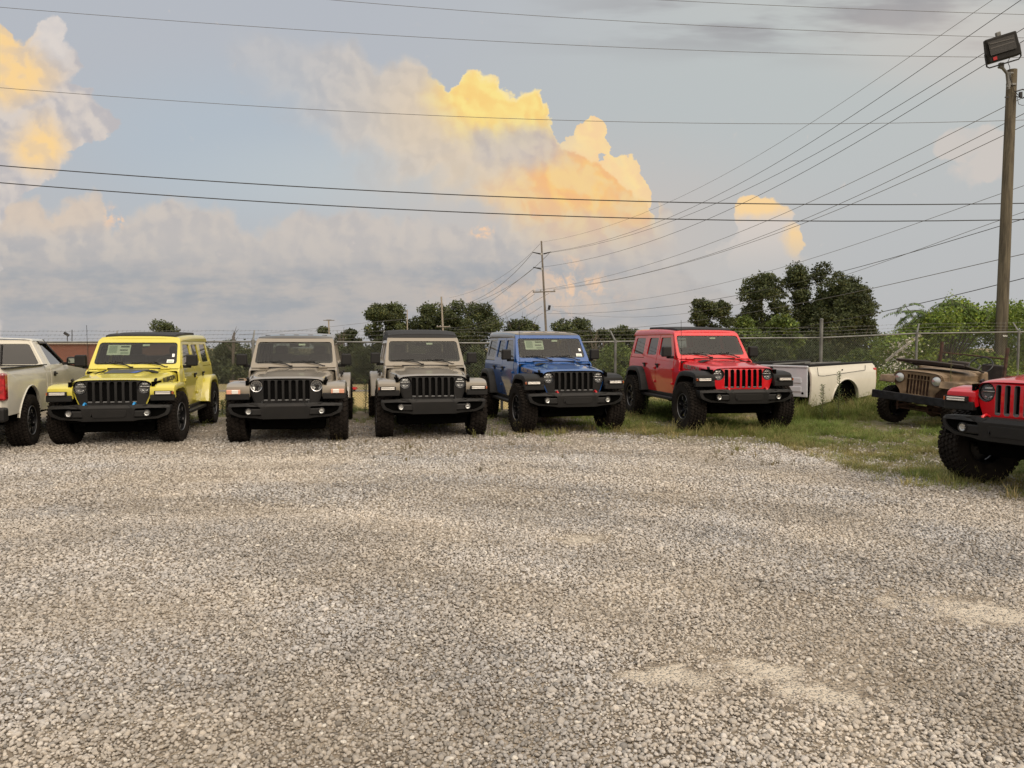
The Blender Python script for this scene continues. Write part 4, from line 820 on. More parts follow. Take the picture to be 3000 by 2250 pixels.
    rw = plate('rear_window', rpoly([(-0.87, 1.285), (0.87, 1.285), (0.71, 1.71), (-0.71, 1.71)], 0.05, 4), [], lambda a, z: (a, bk(a, z)[1] + 0.012, z), (0, 0.005, 0), M['truckglass'], t)
    MB().box((0, 2.02, 1.278), (1.74, 0.03, 0.022)).build('window_trim', M['black'], rw)
    for s in (-1, 1): MB().box((s * 0.30, 2.105, 1.49), (0.02, 0.012, 0.41), rot=(-0.2, 0, 0)).build('window_divider', M['black'], rw)
    rf = MB().grid([2.15, 2.20, 2.3, 2.5, 2.8, 2.88], [-1, -0.97, -0.85, -0.4, 0, 0.4, 0.85, 0.97, 1], lambda y, a: (a * 0.745, y, 1.835 - 0.035 * a ** 4 - (0.02 if y > 2.85 or y < 2.17 else 0) - (0.03 if abs(a) > 0.98 else 0)))
    rf.build('roof', pm, t, smooth=50)
    MB().box((0, 2.13, 1.795), (0.36, 0.05, 0.045)).build('brake_light', M['redlens'], t, bevel=0.01)
    # windscreen and bonnet
    plate('windscreen', [(-0.86, 1.22), (0.86, 1.22), (0.72, 1.80), (-0.72, 1.80)], [], lambda a, z: (a, 3.62 - (z - 1.22) * 1.25, z), (0, 0.006, 0), M['truckglass'], t)
    MB().grid([3.45, 3.6, 4.0, 4.6, 5.0, 5.15, 5.2], [-1, -0.9, -0.4, 0, 0.4, 0.9, 1], lambda y, a: (a * (wx(y, 1.1) - 0.01), y, 1.30 - (y - 3.45) * 0.08 - 0.05 * a ** 4 - (0.25 if y > 5.18 else 0))).build('bonnet', pm, t, smooth=50)
    MB().box((0, 2.75, 0.95), (1.5, 0.9, 0.5)).box((0.35, 2.55, 1.40), (0.5, 0.14, 0.5)).box((-0.35, 2.55, 1.40), (0.5, 0.14, 0.5)).build('seat', M['seat'], t, bevel=0.04)
    MB().box((0, 2.6, 0.50), (1.5, 5.0, 0.16)).cyl((-0.8, 1.18, 0.40), (0.8, 1.18, 0.40), 0.06).build('chassis', M['dark'], t)
    MB().box((0, 5.15, 0.85), (1.5, 0.10, 0.5)).build('front_end', M['black'], t, bevel=0.03)
    def low(o):                                                # squat cab: everything above the belt line comes down
        if o.type == 'MESH' and 'wheel' not in o.parent.name:
            for v in o.data.vertices:
                if v.co.z > 1.20: v.co.z = 1.20 + (v.co.z - 1.20) * 0.93
                if v.co.z > 1.0: v.co.z = 1.0 + (v.co.z - 1.0) * 0.90
        for c in o.children: low(c)
    for c in t.children:
        if c.type == 'MESH': low(c)

def loose_bed():
    t = thing('pickup_bed', 'detached white pickup bed standing in tall grass between the red off-roader and the rusty one', 'truck bed', (6.38, 16.5, -0.14), 0); t.scale = (1.08, 1.08, 1.05)
    # local: X along the side from the open front end to the tail, Y across (away); near side at Y = 0
    t.rotation_euler = (0, R_(-0.8), R_(34)); pm = M['cream_white']; W = 1.62; Ln = 2.25
    def sy(x, z): return -0.05 * (1 - ((z - 0.8) / 0.45) ** 2) - (0.02 if z < 1.05 else 0)
    for k, (y0, sg) in enumerate(((0.0, 1), (W, -1))):
        fn = lambda x, z, y0=y0, sg=sg: (x, y0 + sg * sy(x, z), z)
        a = arch(1.16, 0.42, 0.46, 172, 8, 12)
        sd_ = plate('bed_side', [(0.0, 0.42), (0.10, 0.36), (0.68, 0.44)] + a + [(1.64, 0.46), (2.22, 0.52), (Ln, 0.66), (Ln + 0.02, 1.14), (Ln - 0.06, 1.20), (0.0, 1.18)], [], fn, (0, sg * 0.04, 0), pm, t, [('b', z) for z in (0.55, 0.7, 0.85, 1.0, 1.05, 1.12)], bevel=0.008)
        MB().tube([(x, y0 + sg * (sy(x, z) - 0.008), z) for x, z in arch(1.16, 0.42, 0.475, 172, 8, 14)], 0.02, 6).build('arch_lip', pm, sd_, smooth=60)
        MB().tube([(0.18, y0 + sg * (sy(0, 1.0) - 0.004), 1.17), (0.22, y0 + sg * (sy(0, 1.0) - 0.004), 1.00), (0.40, y0 + sg * (sy(0, 1) - 0.004), 0.985), (1.85, y0 + sg * (sy(0, 1.) - 0.004), 1.06), (1.90, y0 + sg * (sy(0, 1.1) - 0.004), 1.16)], 0.005, 4).build('panel_seam', M['dark'], sd_)
        MB().box((Ln / 2, y0 + sg * 0.045, 1.21), (Ln, 0.10, 0.055)).box((Ln / 2, y0 + sg * 0.085, 1.0), (Ln, 0.02, 0.40)).build('rail_cap', M['black'], sd_, bevel=0.006)
        MB().box((Ln - 0.01, y0 + sg * 0.005, 0.92), (0.13, 0.12, 0.36)).build('tail_light', M['redlens'], t, bevel=0.02)
        MB().box((1.16, y0 + sg * 0.24, 0.62), (1.1, 0.40, 0.42)).build('wheel_liner', M['dark'], t)
    MB().torus((0.72, -0.062, 0.80), 0.075, 0.005, (0, 1, 0), 24, 5).build('fuel_flap', pm, t)
    MB().cyl((1.05, -0.06, 1.09), (1.05, -0.04, 1.09), 0.014, n=8).build('bolt', M['dark'], t)
    fb = MB().box((-0.01, W / 2, 0.86), (0.03, W - 0.04, 0.60)).build('front_panel', M['bedwhite'], t, bevel=0.01)
    MB().box((-0.012, W / 2, 1.185), (0.06, W - 0.02, 0.04)).build('front_rail', M['bedwhite'], fb, bevel=0.01)
    for k in range(4):
        for z in (0.72, 0.90): MB().box((-0.03, 0.28 + k * 0.36, z), (0.016, 0.26, 0.11)).build('pressed_rib', M['bedwhite'], fb, bevel=0.012)
    MB().cyl((-0.035, 0.12, 0.64), (-0.02, 0.12, 0.64), 0.025, n=10).build('drain_hole', M['dark'], fb)
    MB().box((Ln / 2, W / 2, 0.62), (Ln, W - 0.1, 0.04)).build('bed_floor', M['dark'], t)
    MB().box((Ln, W / 2, 0.90), (0.05, W - 0.14, 0.50)).build('tailgate', pm, t, bevel=0.01)
    MB().box((0.85, W * 0.62, 1.215), (1.5, 0.05, 0.03), rot=(0, 0, 0.12)).box((1.3, W * 0.35, 1.22), (1.0, 0.03, 0.03), rot=(0, 0, -0.2)).build('loose_rail', M['steel'], t, bevel=0.004)
    for x in (0.35, 1.95):
        MB().box((x, W / 2, 0.46), (0.10, W * 0.7, 0.30)).build('support_block', M['dark'], t)
    MB().cyl((1.16, 0.12, 0.40), (1.16, W - 0.12, 0.40), 0.05).build('axle', M['rust'], t)
    wheel(t, (1.16, 0.20, 0.38), 0.36, 0.22, 'at', 1, 0, 'five').rotation_euler.z = -PI / 2
M['mirrordark'] = mat('mirror_silvering', (0.25, 0.28, 0.25), 0.05, 1.0)
M['oldlens'] = mat('old_headlamp_glass', (0.55, 0.56, 0.55), 0.12, 0.6, coat=1, bump=0.08, bscale=30)
M['rustdark'] = mat('dark_rusty_paint', (0.022, 0.015, 0.012), 0.6, var=0.4, bump=0.3, dust=0.15)
M['oldblack'] = mat('worn_black_paint', (0.009, 0.010, 0.013), 0.6, var=0.5, vscale=12, bump=0.3, dust=0.05, spec=0.2)
M['truckglass'] = glass('tinted_glass', (0.22, 0.22, 0.21), 2.0)
vehicles()

# ------------------------------------------------------------------ terrain
TY_ = [(-60, 0), (18.6, 0), (22, -0.25), (30, -1.0), (60, -3.2), (163, -8.8), (235, -11.2), (300, -12.3), (420, -13.0), (900, -16), (4000, -30)]
def terr(x, y):
    z = float(np.interp(y, [a for a, _ in TY_], [b for _, b in TY_]))
    z += 0.24 * math.exp(-((x - 7.2) / 1.9) ** 2 - ((y - 18.0) / 1.5) ** 2)
    k = min(1, max(0, (x - 2) / 6)) * min(1, max(0, (y - 18) / 5)); z += 0.30 * k * (1 if y < 60 else max(0, 1 - (y - 60) / 60))
    z += 0.012 * math.sin(x * 0.9 + 1) * math.sin(y * 0.7) if y < 40 else 0
    return z
SAND = [((2880, 1795), 0.60, 0.12, -0.30), ((2390, 2035), 0.34, 0.07, -0.55), ((2235, 1960), 0.26, 0.05, -0.55), ((1960, 1985), 0.26, 0.06, -0.1), 
        ((1700, 1575), 0.2, 0.07, 0.1)]
SANDW = [(G(*c), a, b, r) for c, a, b, r in SAND]
def build_ground():
    xs = sorted(set([-3000, -1500, -800, -400, -200, -120, -70, -45] + list(np.arange(-32, 32.1, 0.5).round(2)) + [45, 70, 120, 200, 400, 800, 1500, 3000]))
    ys = sorted(set([-60, -30, -15, -8, -4] + list(np.arange(0, 30.1, 0.5).round(2)) + [32, 35, 40, 46, 52, 60, 70, 80, 95, 110, 130, 150, 163, 175, 200, 235, 265, 300, 350, 420, 600, 900, 1500, 2500, 4000]))
    nx = len(xs); v = [(x, y, terr(x, y)) for y in ys for x in xs]
    f = [(j * nx + i, j * nx + i + 1, (j + 1) * nx + i + 1, (j + 1) * nx + i) for j in range(len(ys) - 1) for i in range(nx - 1)]
    me = bpy.data.meshes.new('ground'); me.from_pydata(v, [], f); me.shade_smooth()
    m = bpy.data.materials.new('ground_surface'); m.use_nodes = True; nt = m.node_tree; x = NX(nt); b = nt.nodes['Principled BSDF']
    O = nt.nodes.new('ShaderNodeTexCoord').outputs['Object']; px, py, pz = x.sep(O)
    big = x.noise(O, 0.55, 4, 0.6); mid = x.noise(O, 2.5, 4, 0.6); fine = x.noise(O, 160, 3, 0.7)
    # crushed stone
    vd = x.voro(O, 42.0, 'F1', 0); vc = x.sep(x.voro(O, 42.0, 'F1', 0, out='Color'))[0]
    sepv = x.sstep(vd, 0.30, 0.62, 1.0, 0.0)
    stone = x.mix(vc, (0.22, 0.20, 0.17), (0.48, 0.44, 0.38)); stone = x.mix(x.sstep(vd, 0.4, 0.75), stone, (0.20, 0.165, 0.125))
    dirt = x.mix(x.sstep(fine, 0.3, 0.7), (0.33, 0.28, 0.215), (0.50, 0.43, 0.335))
    near = x.sstep(py, 9.0, 13.0, 1.0, 0.0)
    grav = x.mix(x.sstep(mid, 0.42, 0.62, 0.1, 0.45), stone, dirt); grav = x.mix(x.mul(near, 0.9), grav, x.mix(x.sstep(x.add(x.mul(big, 0.5), x.mul(mid, 0.5)), 0.42, 0.58), (0.21, 0.175, 0.135), (0.38, 0.33, 0.26)))
    grav = x.mix(x.sstep(big, 0.38, 0.62, 0.0, 0.25), grav, (0.28, 0.22, 0.165))
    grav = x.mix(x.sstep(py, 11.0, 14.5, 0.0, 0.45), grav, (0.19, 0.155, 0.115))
    for g_, a_, b_, r_ in SANDW:
        dx_ = x.sub(px, g_.x); dy_ = x.sub(py, g_.y); u_ = x.div(x.add(x.mul(dx_, math.cos(r_)), x.mul(dy_, math.sin(r_))), a_); v_ = x.div(x.sub(x.mul(dy_, math.cos(r_)), x.mul(dx_, math.sin(r_))), b_ * 2.2)
        e_ = x.add(x.m('SQRT', x.add(x.mul(u_, u_), x.mul(v_, v_))), x.mul(x.sub(x.noise(O, 7.0, 5, 0.7), 0.5), 3.6))
        grav = x.mix(x.sstep(e_, 0.45, 1.25, 1.0, 0.0), grav, x.mix(x.sstep(fine, 0.3, 0.7), (0.48, 0.425, 0.345), (0.59, 0.53, 0.44)))
    # soil and turf under the grass on the right
    mask = x.mul(x.sstep(x.add(px, x.mul(x.sub(mid, 0.5), 3.0)), 1.2, 3.6), x.sstep(x.add(py, x.mul(x.sub(big, 0.5), 4.0)), 11.6, 13.2))
    mask2 = x.mul(x.sstep(px, 4.0, 5.0), x.sstep(x.add(py, x.mul(px, 0.45)), 10.6, 12.2))
    soil = x.mix(x.sstep(fine, 0.3, 0.7), (0.085, 0.090, 0.035), (0.20, 0.175, 0.09))
    grav = x.mix(x.mul(x.mx(mask, mask2), x.sstep(mid, 0.3, 0.55, 0.35, 0.95)), grav, soil)
    weedy = x.mul(x.sstep(py, 15.5, 18.5), 0.6); grav = x.mix(x.mul(weedy, x.sstep(mid, 0.35, 0.6)), grav, (0.15, 0.125, 0.065))
    # mown field beyond the fence
    fn = x.noise(x.comb(px, x.mul(py, 0.4)), 0.25, 5, 0.65); ff = x.noise(O, 14, 4, 0.7)
    field = x.mix(x.sstep(fn, 0.35, 0.65), (0.36, 0.27, 0.105), (0.27, 0.215, 0.085)); field = x.mix(x.sstep(ff, 0.35, 0.7, 0.0, 0.5), field, (0.42, 0.32, 0.15))
    far = x.mix(x.sstep(fn, 0.4, 0.6), (0.16, 0.145, 0.06), (0.27, 0.205, 0.11))
    field = x.mix(x.sstep(py, 120.0, 175.0), field, far)
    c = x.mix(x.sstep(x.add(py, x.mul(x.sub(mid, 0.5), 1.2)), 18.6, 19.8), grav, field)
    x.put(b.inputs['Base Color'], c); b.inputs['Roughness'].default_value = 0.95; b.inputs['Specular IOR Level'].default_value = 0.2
    bp = nt.nodes.new('ShaderNodeBump'); bp.inputs['Distance'].default_value = 0.018; bp.inputs['Strength'].default_value = 0.9
    x.put(bp.inputs['Height'], x.add(x.mul(sepv, x.sstep(py, 18.0, 19.0, 1.0, 0.0)), x.mul(fine, 0.35))); x.put(b.inputs['Normal'], bp.outputs[0])
    o = link('ground', me, m); o['kind'] = 'structure'
    # road across the far side of the field
    rd = MB(); xs2 = np.linspace(-160, 160, 40)
    rd.grid(list(xs2), [163.5, 168, 172], lambda a, y: (a, y + 0.004 * a, terr(0, y) + 0.05)); r = rd.build('road', mat('asphalt_far', (0.13, 0.12, 0.115), 0.9), None); r['kind'] = 'structure'
build_ground()

# ------------------------------------------------------------------ scattering
def scatter(name, pts, rot, scl, idx, tint, protos, m, kind='stuff'):
    c = bpy.data.collections.new(name + '_pieces')
    for i, me in enumerate(protos):
        me.materials.clear(); me.materials.append(m); o = bpy.data.objects.new('%s_piece_%d' % (name, i), me); c.objects.link(o)
    me = bpy.data.meshes.new(name); me.vertices.add(len(pts)); me.vertices.foreach_set('co', np.asarray(pts, dtype=np.float32).ravel())
    for nm, ty, arr, key in (('rot', 'FLOAT_VECTOR', rot, 'vector'), ('scl', 'FLOAT_VECTOR', scl, 'vector'), ('idx', 'INT', idx, 'value'), ('tint', 'FLOAT_COLOR', tint, 'color')):
        a = me.attributes.new(nm, ty, 'POINT'); a.data.foreach_set(key, np.asarray(arr, dtype=np.int32 if ty == 'INT' else np.float32).ravel())
    me.update()
    o = bpy.data.objects.new(name, me); col.objects.link(o); me.materials.append(m)
    g = bpy.data.node_groups.new(name + '_nodes', 'GeometryNodeTree')
    g.interface.new_socket('Geometry', in_out='INPUT', socket_type='NodeSocketGeometry'); g.interface.new_socket('Geometry', in_out='OUTPUT', socket_type='NodeSocketGeometry')
    n = g.nodes; l = g.links; gi = n.new('NodeGroupInput'); go = n.new('NodeGroupOutput'); ip = n.new('GeometryNodeInstanceOnPoints'); ci = n.new('GeometryNodeCollectionInfo')
    ci.inputs['Collection'].default_value = c; ci.inputs['Separate Children'].default_value = True; ci.inputs['Reset Children'].default_value = True
    def att(nm, ty):
        a = n.new('GeometryNodeInputNamedAttribute'); a.data_type = ty; a.inputs['Name'].default_value = nm; return a.outputs['Attribute']
    l.new(gi.outputs[0], ip.inputs['Points']); l.new(ci.outputs[0], ip.inputs['Instance']); ip.inputs['Pick Instance'].default_value = True
    l.new(att('idx', 'INT'), ip.inputs['Instance Index']); l.new(att('scl', 'FLOAT_VECTOR'), ip.inputs['Scale'])
    er = n.new('FunctionNodeEulerToRotation'); l.new(att('rot', 'FLOAT_VECTOR'), er.inputs[0]); l.new(er.outputs[0], ip.inputs['Rotation'])
    l.new(ip.outputs[0], go.inputs[0])
    md = o.modifiers.new('scatter', 'NODES'); md.node_group = g; o['kind'] = kind; return o

def inst_mat(name, rough=0.85, extra=None, trans=0.0, bump=0.0):
    m = bpy.data.materials.new(name); m.use_nodes = True; nt = m.node_tree; x = NX(nt); b = nt.nodes['Principled BSDF']
    a = nt.nodes.new('ShaderNodeAttribute'); a.attribute_type = 'INSTANCER'; a.attribute_name = 'tint'
    O = nt.nodes.new('ShaderNodeTexCoord').outputs['Object']; n = x.noise(O, 60 if not trans else 8, 3, 0.6)
    mx_ = nt.nodes.new('ShaderNodeMix'); mx_.data_type = 'RGBA'; mx_.blend_type = 'MULTIPLY'; mx_.inputs[0].default_value = 1
    x.put(mx_.inputs[6], a.outputs['Color']); x.put(mx_.inputs[7], x.mix(x.sstep(n, 0.3, 0.7), (0.78, 0.78, 0.78), (1.15, 1.15, 1.15)))
    x.put(b.inputs['Base Color'], mx_.outputs[2]); b.inputs['Roughness'].default_value = rough; b.inputs['Specular IOR Level'].default_value = 0.25
    if bump:
        bp = nt.nodes.new('ShaderNodeBump'); bp.inputs['Strength'].default_value = bump; bp.inputs['Distance'].default_value = 0.004; x.put(bp.inputs['Height'], n); x.put(b.inputs['Normal'], bp.outputs[0])
    if trans:
        t = nt.nodes.new('ShaderNodeBsdfTranslucent'); x.put(t.inputs[0], mx_.outputs[2]); ms = nt.nodes.new('ShaderNodeMixShader'); ms.inputs[0].default_value = trans
        nt.links.new(b.outputs[0], ms.inputs[1]); nt.links.new(t.outputs[0], ms.inputs[2]); nt.links.new(ms.outputs[0], nt.nodes['Material Output'].inputs[0])
    return m

def vnoise(x, y, seed=0, octs=3):                          # cheap smooth value noise on arrays
    out = np.zeros_like(x); amp = 1.0; tot = 0
    for o in range(octs):
        f = 2.0 ** o; xi = np.floor(x * f).astype(int); yi = np.floor(y * f).astype(int); fx = x * f - xi; fy = y * f - yi; fx = fx * fx * (3 - 2 * fx); fy = fy * fy * (3 - 2 * fy)
        h = lambda a, b: (np.modf(np.abs(np.sin(a * 127.1 + b * 311.7 + seed * 17.3 + o * 5.1) * 43758.5453))[0])
        out += amp * ((h(xi, yi) * (1 - fx) + h(xi + 1, yi) * fx) * (1 - fy) + (h(xi, yi + 1) * (1 - fx) + h(xi + 1, yi + 1) * fx) * fy); tot += amp; amp *= 0.5
    return out / tot

def sandiness(x, y):
    s = np.zeros_like(x)
    for g, a, b, r in SANDW:
        k = g.y / 3.6 if g.y > 3.6 else 1.0
        dx = x - g.x; dy = y - g.y; u = dx * math.cos(r) + dy * math.sin(r); v = -dx * math.sin(r) + dy * math.cos(r)
        s = np.maximum(s, 1.35 + (vnoise(x * 9, y * 9, 61) - .5) * 2.4 - np.sqrt((u / (a * 1.0)) ** 2 + (v / (b * 2.2)) ** 2))
    return s
def build_gravel():
    P_, S_ = [], []
    def layer(y0, y1, step, smin, smax, keep=1.0):
        ys = np.arange(y0, y1, step)
        for y in ys:
            w = 0.70 * y + 0.9; n = int(2 * w / step); x = -w + (np.arange(n) + rng.random(n)) * step; yy = y + (rng.random(n) - 0.5) * step * 1.3
            k = rng.random(n) < keep; P_.append(np.stack([x[k], yy[k]], 1)); S_.append(smin * 0.85 + (smax * 1.12 - smin * 0.85) * rng.random(k.sum()) ** 2.1)
    layer(2.2, 4.6, 0.0170, 0.0058, 0.0128); layer(4.6, 7.4, 0.0215, 0.0075, 0.0150); layer(7.4, 11.0, 0.030, 0.010, 0.0175, 0.95); layer(11.0, 16.5, 0.045, 0.013, 0.020, 0.8)
    layer(2.2, 5.6, 0.06, 0.010, 0.019, 0.45)
    p = np.concatenate(P_); s = np.concatenate(S_); x, y = p[:, 0], p[:, 1]
    sd_ = sandiness(x, y); nz = vnoise(x * 1.1, y * 1.1, 3); nz2 = vnoise(x * 3.1, y * 3.1, 8)
    prob = np.clip(1.25 - np.clip(sd_, 0, 1.2) * 1.05 - np.clip(nz - 0.56, 0, 1) * 2.2, 0.05, 1)
    gm = np.clip((x - 1.8) / 1.5, 0, 1) * np.clip((y - 12.0 + (nz2 - .5) * 2) / 1.0, 0, 1); gm = np.maximum(gm, np.clip((x - 4.6) / .8, 0, 1) * np.clip((y + 0.45 * x - 11.0) / 1.2, 0, 1))
    prob *= 1 - 0.85 * gm; prob *= 1 - 0.5 * np.clip((y - 12.5) / 3, 0, 1)
    keep = rng.random(len(x)) < prob; x, y, s, sd_, nz, nz2 = (a[keep] for a in (x, y, s, sd_, nz, nz2)); n = len(x)
    sink = np.clip(sd_, 0, 1) * 0.5 + np.clip(nz - 0.5, 0, 1) * 1.2
    z = 0.012 * np.sin(x * 0.9 + 1) * np.sin(y * 0.7) + s * (0.30 - sink * 0.9) + rng.random(n) * 0.006
    s = s * (1 - 0.45 * np.clip(sd_, 0, 1))
    rot = np.stack([rng.normal(0, .35, n), rng.normal(0, .35, n), rng.random(n) * 6.28], 1)
    scl = np.stack([s * rng.uniform(0.85, 1.35, n), s * rng.uniform(0.75, 1.1, n), s * rng.uniform(0.5, 0.85, n)], 1)
    v = rng.beta(2.0, 2.4, n); rad = np.hypot(x + 3, y - 1.0); bl = 0.6 * (vnoise(x * 0.7 + 40, y * 1.1, 5) - 0.5) + 0.7 * (vnoise(rad * 2.2, np.arctan2(y - 1.0, x + 3) * 2.5 + 9, 15, 2) - 0.5)
    dusty = np.clip(0.50 + (nz - 0.45) * 1.5 + np.clip(sd_, 0, 1) * 0.5 + (rng.random(n) - .5) * 0.5, 0, 1)[:, None]
    cool = np.array([0.99, 0.96, 0.93]); warm = np.array([1.08, 0.98, 0.85])
    t = (0.27 + 0.36 * v)[:, None] * (cool * (1 - dusty) + warm * dusty); t *= (1 + bl * 0.75)[:, None]
    t = t * (1 - 0.25 * dusty) + np.array([0.44, 0.375, 0.29]) * 0.25 * dusty
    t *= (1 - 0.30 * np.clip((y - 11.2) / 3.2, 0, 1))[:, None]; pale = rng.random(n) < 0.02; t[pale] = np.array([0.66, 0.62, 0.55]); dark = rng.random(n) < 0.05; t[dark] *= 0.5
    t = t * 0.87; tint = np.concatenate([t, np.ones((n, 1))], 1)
    protos = []
    for k in range(7):
        b = bmesh.new(); bmesh.ops.create_icosphere(b, subdivisions=2, radius=1.0); r2 = random.Random(k)
        dirs = [Vector((r2.gauss(0, 1), r2.gauss(0, 1), r2.gauss(0, 1))).normalized() for _ in range(9)]; off = [r2.uniform(0.66, 0.95) for _ in dirs]
        for v_ in b.verts:
            for d, o_ in zip(dirs, off):
                q = v_.co.dot(d)
                if q > o_: v_.co -= d * (q - o_) * 0.85
        me = bpy.data.meshes.new('pebble'); b.to_mesh(me); b.free(); me.shade_smooth(); protos.append(me)
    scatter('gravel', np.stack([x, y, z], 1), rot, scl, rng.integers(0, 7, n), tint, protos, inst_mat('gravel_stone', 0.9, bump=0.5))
    print('gravel', n)
build_gravel()

# ------------------------------------------------------------------ grass and weeds
def blade_tuft(n, h, spread, w, seed, droop=0.5, seedhead=False):
    r = random.Random(seed); v = []; f = []
    for i in range(n):
        a = r.uniform(0, 2 * PI); rr = spread * r.random() ** 0.7; bx, by = rr * math.cos(a) * 0.5, rr * math.sin(a) * 0.5; L = h * r.uniform(0.5, 1.0); ln = r.uniform(0.1, droop) * L; a2 = a + r.uniform(-0.8, 0.8)
        dx, dy = math.cos(a2), math.sin(a2); sx, sy = -dy * w / 2, dx * w / 2
        o = len(v)
        for k, t in enumerate((0, 0.5, 1)):
            cx, cy, cz = bx + dx * ln * t * t, by + dy * ln * t * t, L * t * (1 - 0.15 * t); q = (1, 0.8, 0.1)[k]
            v += [(cx - sx * q, cy - sy * q, cz), (cx + sx * q, cy + sy * q, cz)]
        f += [(o, o + 1, o + 3, o + 2), (o + 2, o + 3, o + 5, o + 4)]
        if seedhead and i % 3 == 0:
            o = len(v); cx, cy, cz = bx + dx * ln, by + dy * ln, L * 0.85; v += [(cx - 0.003, cy, cz), (cx + 0.003, cy, cz), (cx + 0.001, cy + .004, cz + 0.035), (cx - 0.001, cy + .004, cz + 0.035)]; f += [(o, o + 1, o + 2, o + 3)]
    me = bpy.data.meshes.new('tuft'); me.from_pydata(v, [], f); return me
GRASSM = inst_mat('grass_blades', 0.7, trans=0.35)
def build_grass():
    pts = []
    def region(n, fx, fy, fn, hs):
        x = rng.uniform(fx[0], fx[1], n); y = rng.uniform(fy[0], fy[1], n); a, b = vnoise(x * 1.3, y * 1.3, 21), vnoise(x * 0.5 + 9, y * 0.5, 4)
        d = fn(x, y, a, b); k = rng.random(n) < d; pts.append(np.stack([x[k], y[k], np.full(k.sum(), hs) * (0.6 + 0.8 * rng.random(k.sum())) * (0.7 + 0.8 * a[k])], 1))
    cl = lambda v: np.clip(v, 0, 1)
    # the turf under and around the blue and red jeeps, reaching to the nearest red one
    region(30000, (0.4, 13.5), (10.6, 19.5), lambda x, y, a, b: cl((a - 0.40) * 4.5) * cl((y - 12.2 + (b - .5) * 3.0 - np.clip(5.0 - x, 0, 3) * 0.35) / 0.8) * cl((x - 1.0) / 2.0), 0.36)
    region(9000, (4.3, 12), (7.8, 12.6), lambda x, y, a, b: cl((y + 0.50 * x - 11.0 + (a - .5) * 2.2) / 0.9) * cl((a - 0.25) * 4), 0.34)
    region(5200, (-9.5, 3.5), (12.8, 18.6), lambda x, y, a, b: cl((a - 0.45) * 4) * cl((y - 13.4) / 4), 0.42)
    region(1300, (-12, 3), (17.4, 18.6), lambda x, y, a, b: cl((a - 0.4) * 3), 0.42)
    region(7000, (3, 14), (17.4, 20.2), lambda x, y, a, b: cl((a - 0.2) * 3), 0.8)
    region(2600, (0, 9), (9.5, 13.2), lambda x, y, a, b: cl((a - 0.62) * 6) * cl((y - 10.2) / 3) * cl((x + 1) / 4) * 0.7, 0.38)
    region(2600, (5.4, 9.0), (15.4, 17.2), lambda x, y, a, b: cl((y - 15.6 - (x-5.4)*.25) / .4) * cl((a - 0.2) * 4), 0.85)
    region(2500, (9.5, 16), (12, 20), lambda x, y, a, b: cl((a - 0.2) * 3), 0.8)
    for (gx, gy, k_) in ((3.35, 13.65, 60), (5.0, 13.9, 50), (4.2, 13.3, 40), (0.4, 13.6, 25), (2.0, 14.1, 30), (5.6, 8.3, 25), (5.2, 9.0, 40), (6.3, 16.4, 60)):
        pts.append(np.stack([gx + rng.normal(0, .45, k_), gy + rng.normal(0, .25, k_), np.full(k_, 0.75)], 1))
    p = np.concatenate(pts); n = len(p); z = np.array([terr(a, b) for a, b in p[:, :2]])
    h = p[:, 2] * rng.uniform(0.5, 1.2, n)
    dry = cl(vnoise(p[:, 0] * 0.8, p[:, 1] * 0.8, 77) * 1.5 - 0.45 + rng.normal(0, .22, n))[:, None]
    t = np.array([0.145, 0.205, 0.045]) * (1 - dry) + np.array([0.40, 0.32, 0.15]) * dry; t *= rng.uniform(0.65, 1.3, (n, 1))
    scatter('grass', np.stack([p[:, 0], p[:, 1], z - 0.01], 1), np.stack([np.zeros(n), np.zeros(n), rng.random(n) * 6.28], 1), np.stack([0.6 + h * .8, 0.6 + h * .8, h], 1), rng.integers(0, 6, n),
            np.concatenate([t, np.ones((n, 1))], 1), [blade_tuft(26, 0.22, 0.20, 0.007, 1), blade_tuft(20, 0.26, 0.16, 0.006, 2), blade_tuft(30, 0.16, 0.26, 0.008, 3, 0.9), blade_tuft(16, 0.34, 0.14, 0.006, 4, 0.6, True), blade_tuft(24, 0.2, 0.22, 0.008, 5, 0.8), blade_tuft(12, 0.42, 0.12, 0.005, 6, 0.5, True)], GRASSM)
    print('grass', n)
    # small broad-leaved sprigs and dead stalks in the gravel
    pts = []
    n = 240; x = rng.uniform(-3, 9, n); y = rng.uniform(9.5, 14, n); k = vnoise(x, y, 31) > 0.5; x, y = x[k], y[k]; n = len(x)
    t = np.array([[0.16, 0.13, 0.06]]) * rng.uniform(.6, 1.5, (n, 1)); z = np.zeros(n)
    scatter('weed_sprigs', np.stack([x, y, z], 1), np.stack([z, z, rng.random(n) * 6.28], 1), np.stack([np.full(n, .9)] * 3, 1) * rng.uniform(.5, 1.1, (n, 1)), rng.integers(0, 2, n), np.concatenate([t, np.ones((n, 1))], 1), [blade_tuft(9, 0.13, 0.16, 0.012, 11, 1.2), blade_tuft(6, 0.2, 0.12, 0.008, 12, 0.8, True)], GRASSM)
build_grass()

